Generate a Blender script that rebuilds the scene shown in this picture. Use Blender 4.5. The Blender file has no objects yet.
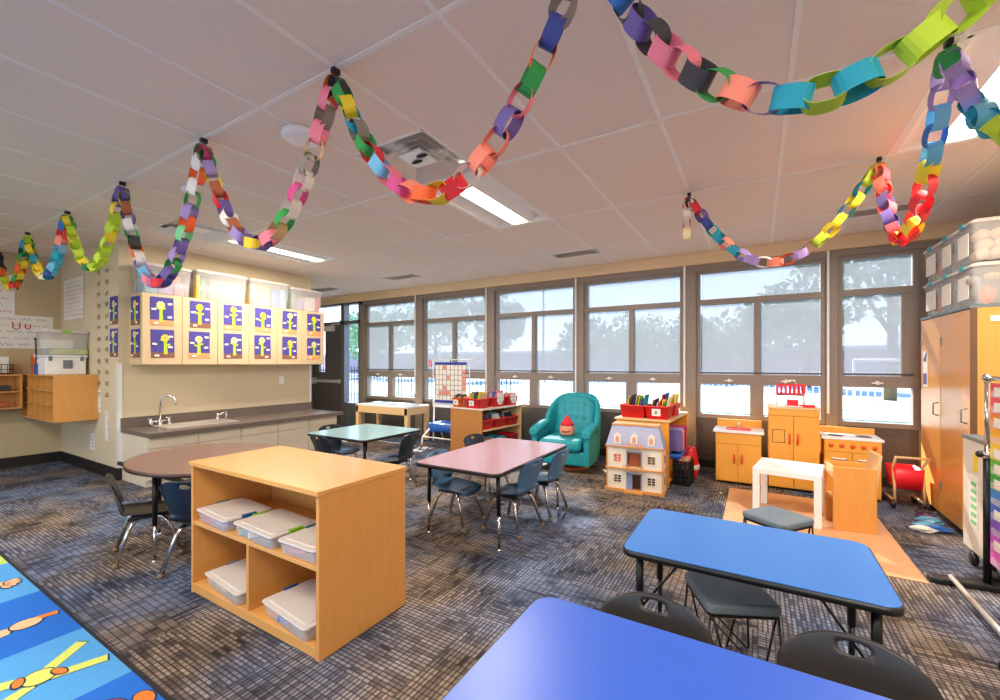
import bpy, math, random
EXPO=0.70; SKY=2.6; SUN=14.0; LENS=6.0; TROF=38; SHOP=.56
from mathutils import Vector, Matrix
PI = math.pi
R = math.radians
rnd = random.Random(7)
scene = bpy.context.scene
col = scene.collection

# ---------------------------------------------------------------- materials
MATS = {}
def newmat(name):
    m = bpy.data.materials.new(name); m.use_nodes = True
    nt = m.node_tree; nt.nodes.clear()
    out = nt.nodes.new('ShaderNodeOutputMaterial')
    MATS[name] = m
    return m, nt, out
def N(nt, t, **k):
    n = nt.nodes.new(t)
    for a, b in k.items(): setattr(n, a, b)
    return n
def L(nt, a, b): nt.links.new(a, b)
def mth(nt, op, a, b=None, c=None):
    n = N(nt, 'ShaderNodeMath', operation=op)
    for i, x in enumerate((a, b, c)):
        if x is None: continue
        if isinstance(x, (int, float)): n.inputs[i].default_value = x
        else: L(nt, x, n.inputs[i])
    return n.outputs[0]
def mixc(nt, f, a, b):
    n = N(nt, 'ShaderNodeMix', data_type='RGBA')
    if isinstance(f, (int, float)): n.inputs[0].default_value = f
    else: L(nt, f, n.inputs[0])
    for i, x in ((6, a), (7, b)):
        if isinstance(x, tuple): n.inputs[i].default_value = (*x[:3], 1)
        else: L(nt, x, n.inputs[i])
    return n.outputs[2]
def s2l(h):
    if isinstance(h, str):
        h = h.lstrip('#'); c = [int(h[i:i+2], 16)/255 for i in (0, 2, 4)]
    else: c = list(h)
    return tuple(x/12.92 if x <= .04045 else ((x+.055)/1.055)**2.4 for x in c)
def pm(name, c, rough=.5, metal=0, var=.06, scale=12, spec=.5, bump=0, coat=0):
    if name in MATS: return MATS[name]
    c = s2l(c)
    m, nt, out = newmat(name)
    b = N(nt, 'ShaderNodeBsdfPrincipled')
    tc = N(nt, 'ShaderNodeTexCoord'); no = N(nt, 'ShaderNodeTexNoise')
    no.inputs['Scale'].default_value = scale; no.inputs['Detail'].default_value = 3
    L(nt, tc.outputs['Object'], no.inputs['Vector'])
    lo = tuple(x*(1-var) for x in c); hi = tuple(min(1, x*(1+var)) for x in c)
    L(nt, mixc(nt, no.outputs['Fac'], lo, hi), b.inputs['Base Color'])
    b.inputs['Roughness'].default_value = rough; b.inputs['Metallic'].default_value = metal
    b.inputs['Specular IOR Level'].default_value = spec
    b.inputs['Coat Weight'].default_value = coat
    if bump:
        bp = N(nt, 'ShaderNodeBump'); bp.inputs['Strength'].default_value = bump; bp.inputs['Distance'].default_value = .01
        n2 = N(nt, 'ShaderNodeTexNoise'); n2.inputs['Scale'].default_value = scale*8
        L(nt, tc.outputs['Object'], n2.inputs['Vector']); L(nt, n2.outputs['Fac'], bp.inputs['Height']); L(nt, bp.outputs['Normal'], b.inputs['Normal'])
    L(nt, b.outputs[0], out.inputs[0])
    return m
def wood(name, c, c2, rough=.4, axis='Z', scale=3.0):
    m, nt, out = newmat(name)
    c = s2l(c); c2 = s2l(c2)
    b = N(nt, 'ShaderNodeBsdfPrincipled')
    tc = N(nt, 'ShaderNodeTexCoord'); mp = N(nt, 'ShaderNodeMapping')
    st = {'X': (1.2, 14, 14), 'Y': (14, 1.2, 14), 'Z': (14, 14, 1.2)}[axis]
    mp.inputs['Scale'].default_value = st
    L(nt, tc.outputs['Object'], mp.inputs['Vector'])
    no = N(nt, 'ShaderNodeTexNoise'); no.inputs['Scale'].default_value = scale; no.inputs['Detail'].default_value = 5
    no.inputs['Distortion'].default_value = .6
    L(nt, mp.outputs[0], no.inputs['Vector'])
    n2 = N(nt, 'ShaderNodeTexNoise'); n2.inputs['Scale'].default_value = 2.2
    L(nt, tc.outputs['Object'], n2.inputs['Vector'])
    f = mth(nt, 'ADD', mth(nt, 'MULTIPLY', no.outputs['Fac'], .65), mth(nt, 'MULTIPLY', n2.outputs['Fac'], .35))
    L(nt, mixc(nt, f, c2, c), b.inputs['Base Color'])
    b.inputs['Roughness'].default_value = rough
    L(nt, b.outputs[0], out.inputs[0])
    return m
def clear(name, c, alpha=.5, rough=.25):
    m, nt, out = newmat(name); c = s2l(c)
    t = N(nt, 'ShaderNodeBsdfTransparent'); b = N(nt, 'ShaderNodeBsdfPrincipled')
    tc = N(nt, 'ShaderNodeTexCoord'); no = N(nt, 'ShaderNodeTexNoise'); no.inputs['Scale'].default_value = 6
    L(nt, tc.outputs['Object'], no.inputs['Vector'])
    b.inputs['Base Color'].default_value = (*c, 1); b.inputs['Roughness'].default_value = rough
    mx = N(nt, 'ShaderNodeMixShader')
    L(nt, mth(nt, 'ADD', mth(nt, 'MULTIPLY', no.outputs['Fac'], .1), alpha-.05), mx.inputs[0])
    L(nt, t.outputs[0], mx.inputs[1]); L(nt, b.outputs[0], mx.inputs[2]); L(nt, mx.outputs[0], out.inputs[0])
    return m
def emit(name, c, s):
    m, nt, out = newmat(name); e = N(nt, 'ShaderNodeEmission')
    e.inputs[0].default_value = (*s2l(c), 1); e.inputs[1].default_value = s
    L(nt, e.outputs[0], out.inputs[0]); return m

W_PLY = wood('maple_ply', '#e2a55c', '#cf8c42', .38)
W_PLYX = wood('maple_ply_flat', '#e6ad66', '#d6974e', .26, 'X')
W_HON = wood('honey_wood', '#f5b047', '#e99d33', .42)
W_LT = wood('light_birch', '#ecc894', '#dcb178', .42)
W_UP = wood('pale_laminate', '#dcc29a', '#cfb48b', .45)
W_BASE = wood('whitewashed_laminate', '#e6d8c2', '#d2c1a6', .5, 'Y')
W_MAT = wood('wood_look_mat', '#dba678', '#cb9060', .45, 'Y', 2)
W_TALL = wood('orange_maple', '#eeab5c', '#dd9240', .25)
M_CTR = wood('grey_laminate', '#76685f', '#594d47', .28, 'Y', 4)
M_WALL = pm('beige_wall_paint', '#d8c6a4', .8, var=.03, scale=2)
M_WALLB = pm('tan_wall_paint', '#c6b18a', .85, var=.03, scale=2)
M_SOFF = pm('cream_soffit_paint', '#e9d0a8', .8, var=.03)
M_CEIL = pm('ceiling_tile', '#efdfd0', .92, var=.035, scale=30, bump=.15)
M_TBAR = pm('white_ceiling_bar', '#f2ece4', .5)
M_BASEB = pm('black_vinyl_base', '#1d1a18', .5)
M_BRONZE = pm('bronze_aluminium', '#8d8076', .45, .1, .05)
M_DKPAN = pm('dark_bronze_panel', '#574f4a', .5, .1)
M_WHITE = pm('white_plastic', '#f0efec', .4)
M_PAPER = pm('white_paper', '#efe8dc', .8)
M_BLACK = pm('black_plastic', '#1b1a1b', .38, var=.1)
M_BLKMET = pm('black_metal', '#161617', .35, .3)
M_CHROME = pm('chrome', '#d6d2cc', .16, 1, .02)
M_STEEL = pm('brushed_steel', '#e2dcd2', .38, .75)
M_SHELL = pm('navy_black_shell', '#1c2531', .3, var=.12)
M_SHELLB = pm('steel_blue_shell', '#44688c', .28, var=.12)
M_SHELLK = pm('charcoal_shell', '#2e2a29', .42, var=.12)
M_RED = pm('red_plastic', '#ee2230', .35)
M_ORANGE = pm('orange_plastic', '#f5691c', .4)
M_BLUEP = pm('blue_plastic', '#2763c4', .4)
M_BLUETOP = pm('blue_laminate', '#3260cc', .36, var=.05, scale=3)
M_BLUETOP2 = pm('sky_blue_laminate', '#3f7cd0', .3, var=.05, scale=3)
M_PINKTOP = pm('mauve_laminate', '#a9838c', .22, var=.04, scale=3)
M_GREENTOP = pm('pale_green_laminate', '#9dbfc0', .2, var=.04, scale=3)
M_BROWNTOP = pm('brown_laminate', '#84645a', .3, var=.04, scale=3)
M_TEAL = pm('teal_upholstery', '#15939f', .55, var=.2, scale=20, bump=.2)
M_TEALB = pm('dark_teal_button', '#1d5a86', .6)
M_CUSH = pm('slate_cushion', '#71808a', .5, var=.22, scale=5)
M_CLEAR = clear('clear_plastic', '#f6f4f2', .26)
M_LID = clear('milky_lid', '#f0e6dc', .82, .3)
M_GREENL = pm('green_latch', '#86b81e', .4)
M_NAVYL = pm('navy_latch', '#1c4f92', .4)
M_GREYL = pm('grey_latch', '#6c7a80', .4)
PAL = dict(red='#e8323a', orange='#f2652b', coral='#f58a72', pink='#ee7f93', magenta='#d24b86', yellow='#f2d32e',
           lime='#b9d433', green='#2f9a48', darkgreen='#2b6e46', teal='#1f9bb0', blue='#2f6fc0', navy='#3b4a94',
           purple='#6d5c9c', lilac='#a48cc4', grey='#8d877f', charcoal='#413e42', tan='#cfae7c', brown='#b5653f', white='#efe9df',
           skyblue='#6fb6d8', cream='#f0dfae', mint='#7fd08e', black='#2a2730', plum='#5b3560')
def paper(c):
    return pm('paper_'+c, PAL[c], .75, var=.05, scale=25)
def plas(c):
    return pm('plastic_'+c, PAL[c], .4, var=.08)

# ---------------------------------------------------------------- mesh builder
class MB:
    def __init__(s): s.v = []; s.f = []; s.mi = []; s.sm = []
    def add(s, vs, fs, mi=0, sm=False, M=None):
        o = len(s.v)
        for p in vs:
            p = Vector(p)
            if M is not None: p = M @ p
            s.v.append(tuple(p))
        for f in fs:
            s.f.append(tuple(i+o for i in f)); s.mi.append(mi); s.sm.append(sm)
        return s
    def box(s, x0, x1, y0, y1, z0, z1, mi=0, M=None):
        vs = [(x, y, z) for z in (z0, z1) for y in (y0, y1) for x in (x0, x1)]
        return s.add(vs, [(0, 2, 3, 1), (4, 5, 7, 6), (0, 1, 5, 4), (2, 6, 7, 3), (0, 4, 6, 2), (1, 3, 7, 5)], mi, False, M)
    def cb(s, c, d, mi=0, rz=0, M=None):
        T = Matrix.Translation(c) @ Matrix.Rotation(rz, 4, 'Z')
        if M is not None: T = M @ T
        return s.box(-d[0]/2, d[0]/2, -d[1]/2, d[1]/2, -d[2]/2, d[2]/2, mi, T)
    def prism(s, pts, a, b, mi=0, M=None, sm=False):      # pts in xy, extruded in z
        n = len(pts)
        vs = [(x, y, a) for x, y in pts] + [(x, y, b) for x, y in pts]
        s.add(vs, [tuple(range(n-1, -1, -1)), tuple(range(n, 2*n))], mi, False, M)
        o = len(s.v)-2*n
        for i in range(n):
            j = (i+1) % n
            s.f.append((o+i, o+j, o+n+j, o+n+i)); s.mi.append(mi); s.sm.append(sm)
        return s
    def rings(s, rs, closed=True, caps=True, mi=0, sm=True, M=None):
        n = len(rs[0]); vs = [p for r in rs for p in r]; fs = []
        for k in range(len(rs)-1):
            for i in range(n if closed else n-1):
                j = (i+1) % n
                fs.append((k*n+i, k*n+j, (k+1)*n+j, (k+1)*n+i))
        s.add(vs, fs, mi, sm, M)
        if caps:
            o = len(s.v)-len(vs)
            s.f.append(tuple(o+i for i in range(n-1, -1, -1))); s.mi.append(mi); s.sm.append(False)
            s.f.append(tuple(o+(len(rs)-1)*n+i for i in range(n))); s.mi.append(mi); s.sm.append(False)
        return s
    def tube(s, path, r, seg=8, mi=0, closed=False, M=None):
        P = [Vector(p) for p in path]; n = len(P); rs = []
        up = None
        for i in range(n):
            if closed: t = P[(i+1) % n]-P[i-1]
            else: t = P[min(i+1, n-1)]-P[max(i-1, 0)]
            t.normalize()
            if up is None: up = Vector((0, 0, 1)) if abs(t.z) < .9 else Vector((1, 0, 0))
            a = t.cross(up).normalized(); b = a.cross(t).normalized(); up = b
            rr = r[i] if isinstance(r, (list, tuple)) else r
            rs.append([tuple(P[i]+a*math.cos(2*PI*k/seg)*rr+b*math.sin(2*PI*k/seg)*rr) for k in range(seg)])
        if closed: rs.append(rs[0])
        return s.rings(rs, caps=not closed, mi=mi, M=M)
    def lathe(s, prof, c=(0, 0, 0), seg=20, mi=0, M=None, sm=True):
        rs = [[(c[0]+r*math.cos(2*PI*k/seg), c[1]+r*math.sin(2*PI*k/seg), c[2]+z) for k in range(seg)] for r, z in prof]
        return s.rings(rs, mi=mi, M=M, sm=sm)
    def ball(s, c, r, seg=12, mi=0, M=None):
        if isinstance(r, (int, float)): r = (r, r, r)
        m = max(4, seg//2)
        rs = []
        for i in range(m+1):
            t = -PI/2+PI*i/m; q = max(math.cos(t), .02)
            rs.append([(c[0]+r[0]*q*math.cos(2*PI*k/seg), c[1]+r[1]*q*math.sin(2*PI*k/seg), c[2]+r[2]*math.sin(t)) for k in range(seg)])
        return s.rings(rs, mi=mi, M=M)
    def build(s, name, mats, parent=None, bevel=0, seg=2, loc=None, rz=0, solid=0, sub=0, kind=None):
        me = bpy.data.meshes.new(name); me.from_pydata(s.v, [], s.f)
        if not isinstance(mats, (list, tuple)): mats = [mats]
        for m in mats: me.materials.append(m)
        for i, p in enumerate(me.polygons):
            p.material_index = s.mi[i]; p.use_smooth = s.sm[i]
        me.update()
        o = bpy.data.objects.new(name, me); col.objects.link(o)
        if parent is not None: o.parent = parent
        if loc is not None: o.location = loc
        if rz: o.rotation_euler = (0, 0, rz)
        if solid:
            md = o.modifiers.new('thick', 'SOLIDIFY'); md.thickness = solid; md.offset = 0
        if sub:
            md = o.modifiers.new('sub', 'SUBSURF'); md.levels = sub; md.render_levels = sub
        if bevel:
            md = o.modifiers.new('bevel', 'BEVEL'); md.width = bevel; md.segments = seg; md.limit_method = 'ANGLE'
            md.angle_limit = R(50)
        if kind: o['kind'] = kind
        return o
def T(name, label, cat, loc=(0, 0, 0), rz=0, group=None, rot=None):
    o = bpy.data.objects.new(name, None); col.objects.link(o); o.empty_display_size = .05
    o.location = loc; o.rotation_euler = rot if rot else (0, 0, rz)
    o['label'] = label; o['category'] = cat
    if group: o['group'] = group
    return o
def tag(o, label, cat, group=None):
    o['label'] = label; o['category'] = cat
    if group: o['group'] = group
    return o
def box(name, x0, x1, y0, y1, z0, z1, mat, parent=None, bevel=0, kind=None):
    return MB().box(x0, x1, y0, y1, z0, z1).build(name, mat, parent, bevel, kind=kind)
def rrect(x0, x1, y0, y1, r, n=6):
    pts = []
    for cx, cy, a in ((x1-r, y0+r, -90), (x1-r, y1-r, 0), (x0+r, y1-r, 90), (x0+r, y0+r, 180)):
        for k in range(n+1):
            t = R(a+90*k/n); pts.append((cx+r*math.cos(t), cy+r*math.sin(t)))
    return pts
def copy_tree(o, loc=None, rz=None, label=None):
    def cp(a, par):
        c = a.copy(); col.objects.link(c); c.parent = par
        for ch in list(a.children): cp(ch, c)
        return c
    c = cp(o, None)
    if loc is not None: c.location = loc
    if rz is not None: c.rotation_euler = (0, 0, rz)
    if label: c['label'] = label
    return c

# ---------------------------------------------------------------- camera
cam = bpy.data.cameras.new('camera'); cam.lens = 15.48; cam.sensor_width = 36; cam.shift_y = .0135; cam.clip_start = .02
co = bpy.data.objects.new('camera', cam); col.objects.link(co)
co.location = (0, 0, 1.30); co.rotation_euler = (R(90), 0, math.atan2(.5128, .858))
scene.camera = co
vs = scene.view_settings
vs.view_transform = 'Standard'; vs.look = 'None'; vs.gamma = 1; vs.exposure = EXPO; vs.use_curve_mapping = False

# ---------------------------------------------------------------- world, sun
w = bpy.data.worlds.new('world'); scene.world = w; w.use_nodes = True
nt = w.node_tree; nt.nodes.clear()
out = N(nt, 'ShaderNodeOutputWorld'); bg = N(nt, 'ShaderNodeBackground')
tc = N(nt, 'ShaderNodeTexCoord'); sx = N(nt, 'ShaderNodeSeparateXYZ'); L(nt, tc.outputs['Generated'], sx.inputs[0])
rp = N(nt, 'ShaderNodeValToRGB'); L(nt, sx.outputs['Z'], rp.inputs[0])
e = rp.color_ramp.elements
e[0].position = 0; e[0].color = (.86, .92, 1, 1); e[1].position = .6; e[1].color = (.22, .45, .9, 1)
k = rp.color_ramp.elements.new(.12); k.color = (.62, .8, 1, 1)
L(nt, rp.outputs[0], bg.inputs[0]); bg.inputs[1].default_value = SKY
L(nt, bg.outputs[0], out.inputs[0])
sd = bpy.data.lights.new('sun', 'SUN'); sd.energy = SUN; sd.angle = R(.6); sd.color = (1, .95, .86)
so = bpy.data.objects.new('sun', sd); col.objects.link(so)
dirv = Vector((.50, -1, -.86)).normalized()
so.rotation_euler = dirv.to_track_quat('-Z', 'Y').to_euler(); so.location = (-5, 12, 9)

# ---------------------------------------------------------------- floor carpet
def carpet():
    m, nt, out = newmat('plaid_carpet_tiles')
    b = N(nt, 'ShaderNodeBsdfPrincipled'); b.inputs['Roughness'].default_value = .9; b.inputs['Specular IOR Level'].default_value = .15
    tc = N(nt, 'ShaderNodeTexCoord'); s = N(nt, 'ShaderNodeSeparateXYZ'); L(nt, tc.outputs['Object'], s.inputs[0])
    x, y = s.outputs[0], s.outputs[1]; TT = .61
    par = mth(nt, 'MODULO', mth(nt, 'ADD', mth(nt, 'ADD', mth(nt, 'FLOOR', mth(nt, 'DIVIDE', x, TT)), mth(nt, 'FLOOR', mth(nt, 'DIVIDE', y, TT))), 400), 2)
    inv = mth(nt, 'SUBTRACT', 1, par)
    u = mth(nt, 'ADD', mth(nt, 'MULTIPLY', x, inv), mth(nt, 'MULTIPLY', y, par))
    v = mth(nt, 'ADD', mth(nt, 'MULTIPLY', y, inv), mth(nt, 'MULTIPLY', x, par))
    fu = mth(nt, 'FRACT', mth(nt, 'ADD', mth(nt, 'DIVIDE', u, .021), 100)); fv = mth(nt, 'FRACT', mth(nt, 'ADD', mth(nt, 'DIVIDE', v, .034), 100))
    mu = mth(nt, 'ADD', mth(nt, 'MULTIPLY', mth(nt, 'GREATER_THAN', fu, .34), .85), .15); mv = mth(nt, 'ADD', mth(nt, 'MULTIPLY', mth(nt, 'GREATER_THAN', fv, .2), .7), .3)
    c1 = N(nt, 'ShaderNodeCombineXYZ')
    L(nt, mth(nt, 'FLOOR', mth(nt, 'DIVIDE', u, .021)), c1.inputs[0]); L(nt, mth(nt, 'FLOOR', mth(nt, 'DIVIDE', v, .068)), c1.inputs[1])
    wn = N(nt, 'ShaderNodeTexWhiteNoise', noise_dimensions='2D'); L(nt, c1.outputs[0], wn.inputs['Vector'])
    n1 = N(nt, 'ShaderNodeTexNoise'); n1.inputs['Scale'].default_value = 3.6; n1.inputs['Detail'].default_value = 4; L(nt, tc.outputs['Object'], n1.inputs['Vector'])
    n2 = N(nt, 'ShaderNodeTexNoise'); n2.inputs['Scale'].default_value = 130; L(nt, tc.outputs['Object'], n2.inputs['Vector'])
    big = mth(nt, 'MULTIPLY', mth(nt, 'SUBTRACT', n1.outputs['Fac'], .40), 3.6); 
    amt = mth(nt, 'MULTIPLY', mth(nt, 'MULTIPLY', mu, mv), mth(nt, 'ADD', mth(nt, 'MULTIPLY', wn.outputs['Value'], .5), mth(nt, 'MULTIPLY', big, .42)))
    amt = mth(nt, 'MULTIPLY', amt, mth(nt, 'ADD', .55, mth(nt, 'MULTIPLY', n2.outputs['Fac'], .9)))
    cl = N(nt, 'ShaderNodeClamp'); L(nt, mth(nt, 'MULTIPLY', amt, 1.3), cl.inputs[0])
    n3 = N(nt, 'ShaderNodeTexNoise'); n3.inputs['Scale'].default_value = 1.1; L(nt, tc.outputs['Object'], n3.inputs['Vector'])
    f3 = N(nt, 'ShaderNodeClamp'); L(nt, mth(nt, 'MULTIPLY', mth(nt, 'SUBTRACT', n3.outputs['Fac'], .4), 5), f3.inputs[0])
    lite = mixc(nt, f3.outputs[0], s2l('#a5917e'), s2l('#838fa8')); dark = mixc(nt, f3.outputs[0], s2l('#332c29'), s2l('#2f3547'))
    c = mixc(nt, cl.outputs[0], dark, lite)
    L(nt, c, b.inputs['Base Color'])
    bp = N(nt, 'ShaderNodeBump'); bp.inputs['Strength'].default_value = .35; bp.inputs['Distance'].default_value = .004
    L(nt, cl.outputs[0], bp.inputs['Height']); L(nt, bp.outputs[0], b.inputs['Normal'])
    L(nt, b.outputs[0], out.inputs[0]); return m
CZ = 2.68
XL, XR, YB, YW = -8.0, 1.95, -3.2, 5.97
fl = MB()
fl.box(-8.6, XR+.15, YB-.15, YW+.12, -.12, 0).build('floor', carpet(), kind='structure')

# ceiling: tiles with openings for the recessed fixtures
XC = [-.47+.6096*k for k in range(-14, 5)]
YC = [1.33+1.2192*j for j in range(-4, 5)]
lights = [(-2.2988, 2.549), (-5.3468, 2.549), (.7492, 2.549), (-2.2988, -1.108), (-5.3468, -1.108), (.7492, -1.108)]  # last three, behind the camera, are unseen and added to light the room
diffs = [(-2.2988, 1.9396), (-5.3468, 1.9396)]
mb = MB()
def skip(xm, ym):
    for lx, ly in lights:
        if lx < xm < lx+.61 and ly < ym < ly+1.2192: return True
    for lx, ly in diffs:
        if lx < xm < lx+.61 and ly < ym < ly+.6096: return True
    return False
for i in range(-1, len(XC)):
    a = XC[i] if i >= 0 else -8.6
    b = XC[i+1] if i+1 < len(XC) else XR+.15
    b = min(b, XR+.15)
    ys = sorted(set([YB-.15]+[y for y in YC if YB < y < YW]+[y+.6096 for y in YC if YB < y+.6096 < YW]+[YW+.1]))
    for c, d in zip(ys[:-1], ys[1:]):
        if b-a < .01 or skip((a+b)/2, (c+d)/2): continue
        mb.box(a, b, c, d, CZ, CZ+.02)
mb.box(-8.6, XR+.15, YB-.15, YW+.1, CZ+.16, CZ+.22)
mb.build('ceiling', M_CEIL, kind='structure')
mb = MB()
for x in XC: mb.box(x-.012, x+.012, YB, YW-.1, CZ-.004, CZ+.003)
for y in YC:
    if YB < y < YW-.1: mb.box(XL-.4, XR, y-.012, y+.012, CZ-.0045, CZ+.003)
for lx, ly in diffs: mb.box(lx, lx+.61, ly-.012, ly+.012, CZ-.004, CZ+.003)
mb.build('trim_1', M_TBAR, kind='structure')

# walls
MB().box(-8.2, XR+.15, YB-.15, YB, 0, .75).box(-8.2, XR+.15, YB-.15, YB, 2.5, CZ).box(-8.2, -7.2, YB-.15, YB, .75, 2.5).box(1.2, XR+.15, YB-.15, YB, .75, 2.5).box(-3.2, -2.8, YB-.15, YB, .75, 2.5).build('wall_back', M_WALL, kind='structure')  # unseen back wall, openings added so daylight reaches the near ceiling
box('wall_left', XL-.15, XL, YB, 1.93, 0, CZ, M_WALLB, kind='structure')
mb = MB().box(-8.6, -6.10, 1.93, 4.34, 0, CZ)
mb.build('wall_alcove', M_WALL, kind='structure')
box('wall_entry', -8.6, -8.42, 4.34, YW, 0, CZ, M_WALL, kind='structure')
box('wall_right', XR, XR+.15, YB, YW, 0, CZ, M_WALL, kind='structure')
# window wall: soffit band, head, sill panel
box('trim_2', -8.42, XR, YW-.10, YW+.15, 2.54, CZ, M_SOFF, kind='structure')
mb = MB().box(-6.72, XR, YW-.04, YW+.1, 2.47, 2.54)
mb.build('trim_3', M_BRONZE, kind='structure')
wbays = [(-6.67, -5.34), (-5.17, -3.81), (-3.65, -2.27), (-2.14, -.81), (-.66, .655), (.76, 1.42)]
posts = [(-5.34, -5.17), (-3.81, -3.65), (-2.27, -2.14), (-.81, -.66), (.655, .76)]
mb = MB()
for a, b in posts+[(-6.79, -6.67)]: mb.box(a, b, YW-.05, YW+.12, 0, 2.47)
mb.box(1.42, XR, YW, YW+.12, 0, 2.47)
mb.build('trim_4', M_BRONZE, bevel=.004, kind='structure')
mb = MB()
for a, b in wbays:
    mb.box(a, b, YW, YW+.1, .1, .62)
    mb.box(a+.06, b-.06, YW-.012, YW, .16, .54)
mb.build('wall_window', M_DKPAN, bevel=.004, kind='structure')
mb = MB()
mb.box(-6.67, 1.42, YW-.015, YW+.1, 0, .1)
mb.build('baseboard_window', M_BASEB, kind='structure')
box('baseboard_left', XL, XL+.012, YB, 1.93, 0, .13, M_BASEB, kind='structure')
box('baseboard_alcove', XL, -6.10, 1.918, 1.93, 0, .13, M_BASEB, kind='structure')
box('baseboard_sink', -6.10, -6.088, 1.93, 1.955, 0, .13, M_BASEB, kind='structure')
box('baseboard_right', XR-.012, XR, YB, YW, 0, .13, M_BASEB, kind='structure')

def shade_mat():
    m, nt, out = newmat('screen_shade_fabric')
    t = N(nt, 'ShaderNodeBsdfTransparent'); t.inputs[0].default_value = (.97, .98, 1, 1)
    d = N(nt, 'ShaderNodeBsdfTranslucent'); d.inputs[0].default_value = (.24, .25, .27, 1)
    d2 = N(nt, 'ShaderNodeBsdfDiffuse'); d2.inputs[0].default_value = (.45, .45, .48, 1)
    a = N(nt, 'ShaderNodeMixShader'); a.inputs[0].default_value = .5; L(nt, d.outputs[0], a.inputs[1]); L(nt, d2.outputs[0], a.inputs[2])
    tc = N(nt, 'ShaderNodeTexCoord'); no = N(nt, 'ShaderNodeTexNoise'); no.inputs['Scale'].default_value = 60
    L(nt, tc.outputs['Object'], no.inputs['Vector'])
    b = N(nt, 'ShaderNodeMixShader'); L(nt, mth(nt, 'ADD', mth(nt, 'MULTIPLY', no.outputs['Fac'], .06), SHOP), b.inputs[0])
    L(nt, t.outputs[0], b.inputs[1]); L(nt, a.outputs[0], b.inputs[2]); L(nt, b.outputs[0], out.inputs[0]); return m
M_SHADE = shade_mat()
def glass_mat():
    m, nt, out = newmat('window_glass')
    t = N(nt, 'ShaderNodeBsdfTransparent'); t.inputs[0].default_value = (.96, .98, .98, 1)
    g = N(nt, 'ShaderNodeBsdfGlossy'); g.inputs['Roughness'].default_value = .03
    lw = N(nt, 'ShaderNodeLayerWeight'); lw.inputs[0].default_value = .5
    b = N(nt, 'ShaderNodeMixShader'); L(nt, mth(nt, 'ADD', mth(nt, 'MULTIPLY', mth(nt, 'POWER', lw.outputs['Facing'], 5), .5), .02), b.inputs[0]); L(nt, t.outputs[0], b.inputs[1]); L(nt, g.outputs[0], b.inputs[2])
    L(nt, b.outputs[0], out.inputs[0]); return m
M_GLASS = glass_mat()
for n, (a, b) in enumerate(wbays):
    mb = MB(); y0, y1 = YW-.01, YW+.07; c = (a+b)/2
    for z0, z1, q in ((.62, .67, 0), (2.43, 2.47, 0), (2.035, 2.10, .01), (1.045, 1.165, .012)): mb.box(a, b, y0-q, y1, z0, z1)
    mb.box(a, a+.045, y0, y1, .67, 2.43); mb.box(b-.045, b, y0, y1, .67, 2.43)
    if b-a > 1: mb.box(c-.03, c+.03, y0-.005, y1, 1.165, 2.035); mb.box(c-.07, c+.07, y0, y1, .67, 1.045)
    if b-a < 1: mb.box(b-.13, b-.045, y0, y1, 1.165, 2.035)
    wo = mb.build('window_%d' % (n+1), M_BRONZE, kind='structure')
    MB().box(a+.04, b-.04, YW+.055, YW+.060, .66, 2.44).build('window_pane', M_GLASS, wo)
    MB().box(a+.052, b-.052, YW+.032, YW+.034, 1.15, 2.44).build('window_shade', M_SHADE, wo)
    MB().box(a+.045, b-.045, y0-.018, y0-.010, 1.175, 1.195).build('shade_hem_bar', M_DKPAN, wo)
    for q in ((.28, .72) if b-a > 1 else (.5,)):
        x = a+(b-a)*q
        MB().box(x-.045, x+.045, y0-.045, y0-.012, 1.085, 1.10).box(x-.012, x+.012, y0-.05, y0-.012, 1.075, 1.115).build('window_latch', M_WHITE, wo, bevel=.003)
mb = MB()
for a, b in posts: mb.box(a+.005, a+.028, YW-.072, YW-.05, .75, 2.54)
mb.build('trim_5', M_WHITE, bevel=.003, kind='structure')   # white cord channels on the posts

# entry door and sidelight
mb = MB()
for x0, x1 in ((-8.42, -8.31), (-7.37, -7.27), (-6.85, -6.79)): mb.box(x0, x1, YW-.04, YW+.1, 0, 2.54)
mb.box(-8.42, -6.79, YW-.04, YW+.1, 2.10, 2.17); mb.box(-8.42, -6.79, YW-.04, YW+.1, 2.50, 2.54)
mb.box(-7.27, -6.85, YW-.02, YW+.08, 0, .5)
M_DOORF = pm('dark_grey_door_frame', '#6c6d74', .4, .2)
M_DOOR = pm('charcoal_door_paint', '#5a575e', .3, .1)
mb.build('trim_6', M_DOORF, kind='structure')
d = MB()
d.box(-8.31, -8.12, YW+.0, YW+.05, .01, 2.10); d.box(-7.92, -7.37, YW, YW+.05, .01, 2.10)
d.box(-8.12, -7.92, YW, YW+.05, .01, 1.12); d.box(-8.12, -7.92, YW, YW+.05, 2.0, 2.10)
do = d.build('door_1', M_DOOR, kind='structure')
MB().box(-8.12, -7.92, YW+.022, YW+.028, 1.12, 2.0).build('door_pane', M_GLASS, do)
MB().box(-8.24, -7.44, YW-.075, YW-.035, .90, .96).box(-8.27, -8.19, YW-.08, YW, .86, 1.0).box(-7.46, -7.40, YW-.06, YW, .89, .97).build('push_bar', pm('satin_grey', '#c8c9cc', .35), do, bevel=.006)
MB().box(-8.02, -7.60, YW-.07, YW, 1.98, 2.09).tube([(-7.65, YW-.05, 2.09), (-7.5, YW-.14, 2.11), (-7.4, YW-.02, 2.12)], .008).build('door_closer', M_WHITE, do, bevel=.006)
w7 = MB().box(-8.31, -7.37, YW+.03, YW+.036, 2.17, 2.50).box(-7.27, -6.85, YW+.03, YW+.036, .5, 2.10).box(-7.27, -6.85, YW+.03, YW+.036, 2.17, 2.50).build('window_7', M_GLASS, kind='structure')

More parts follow.
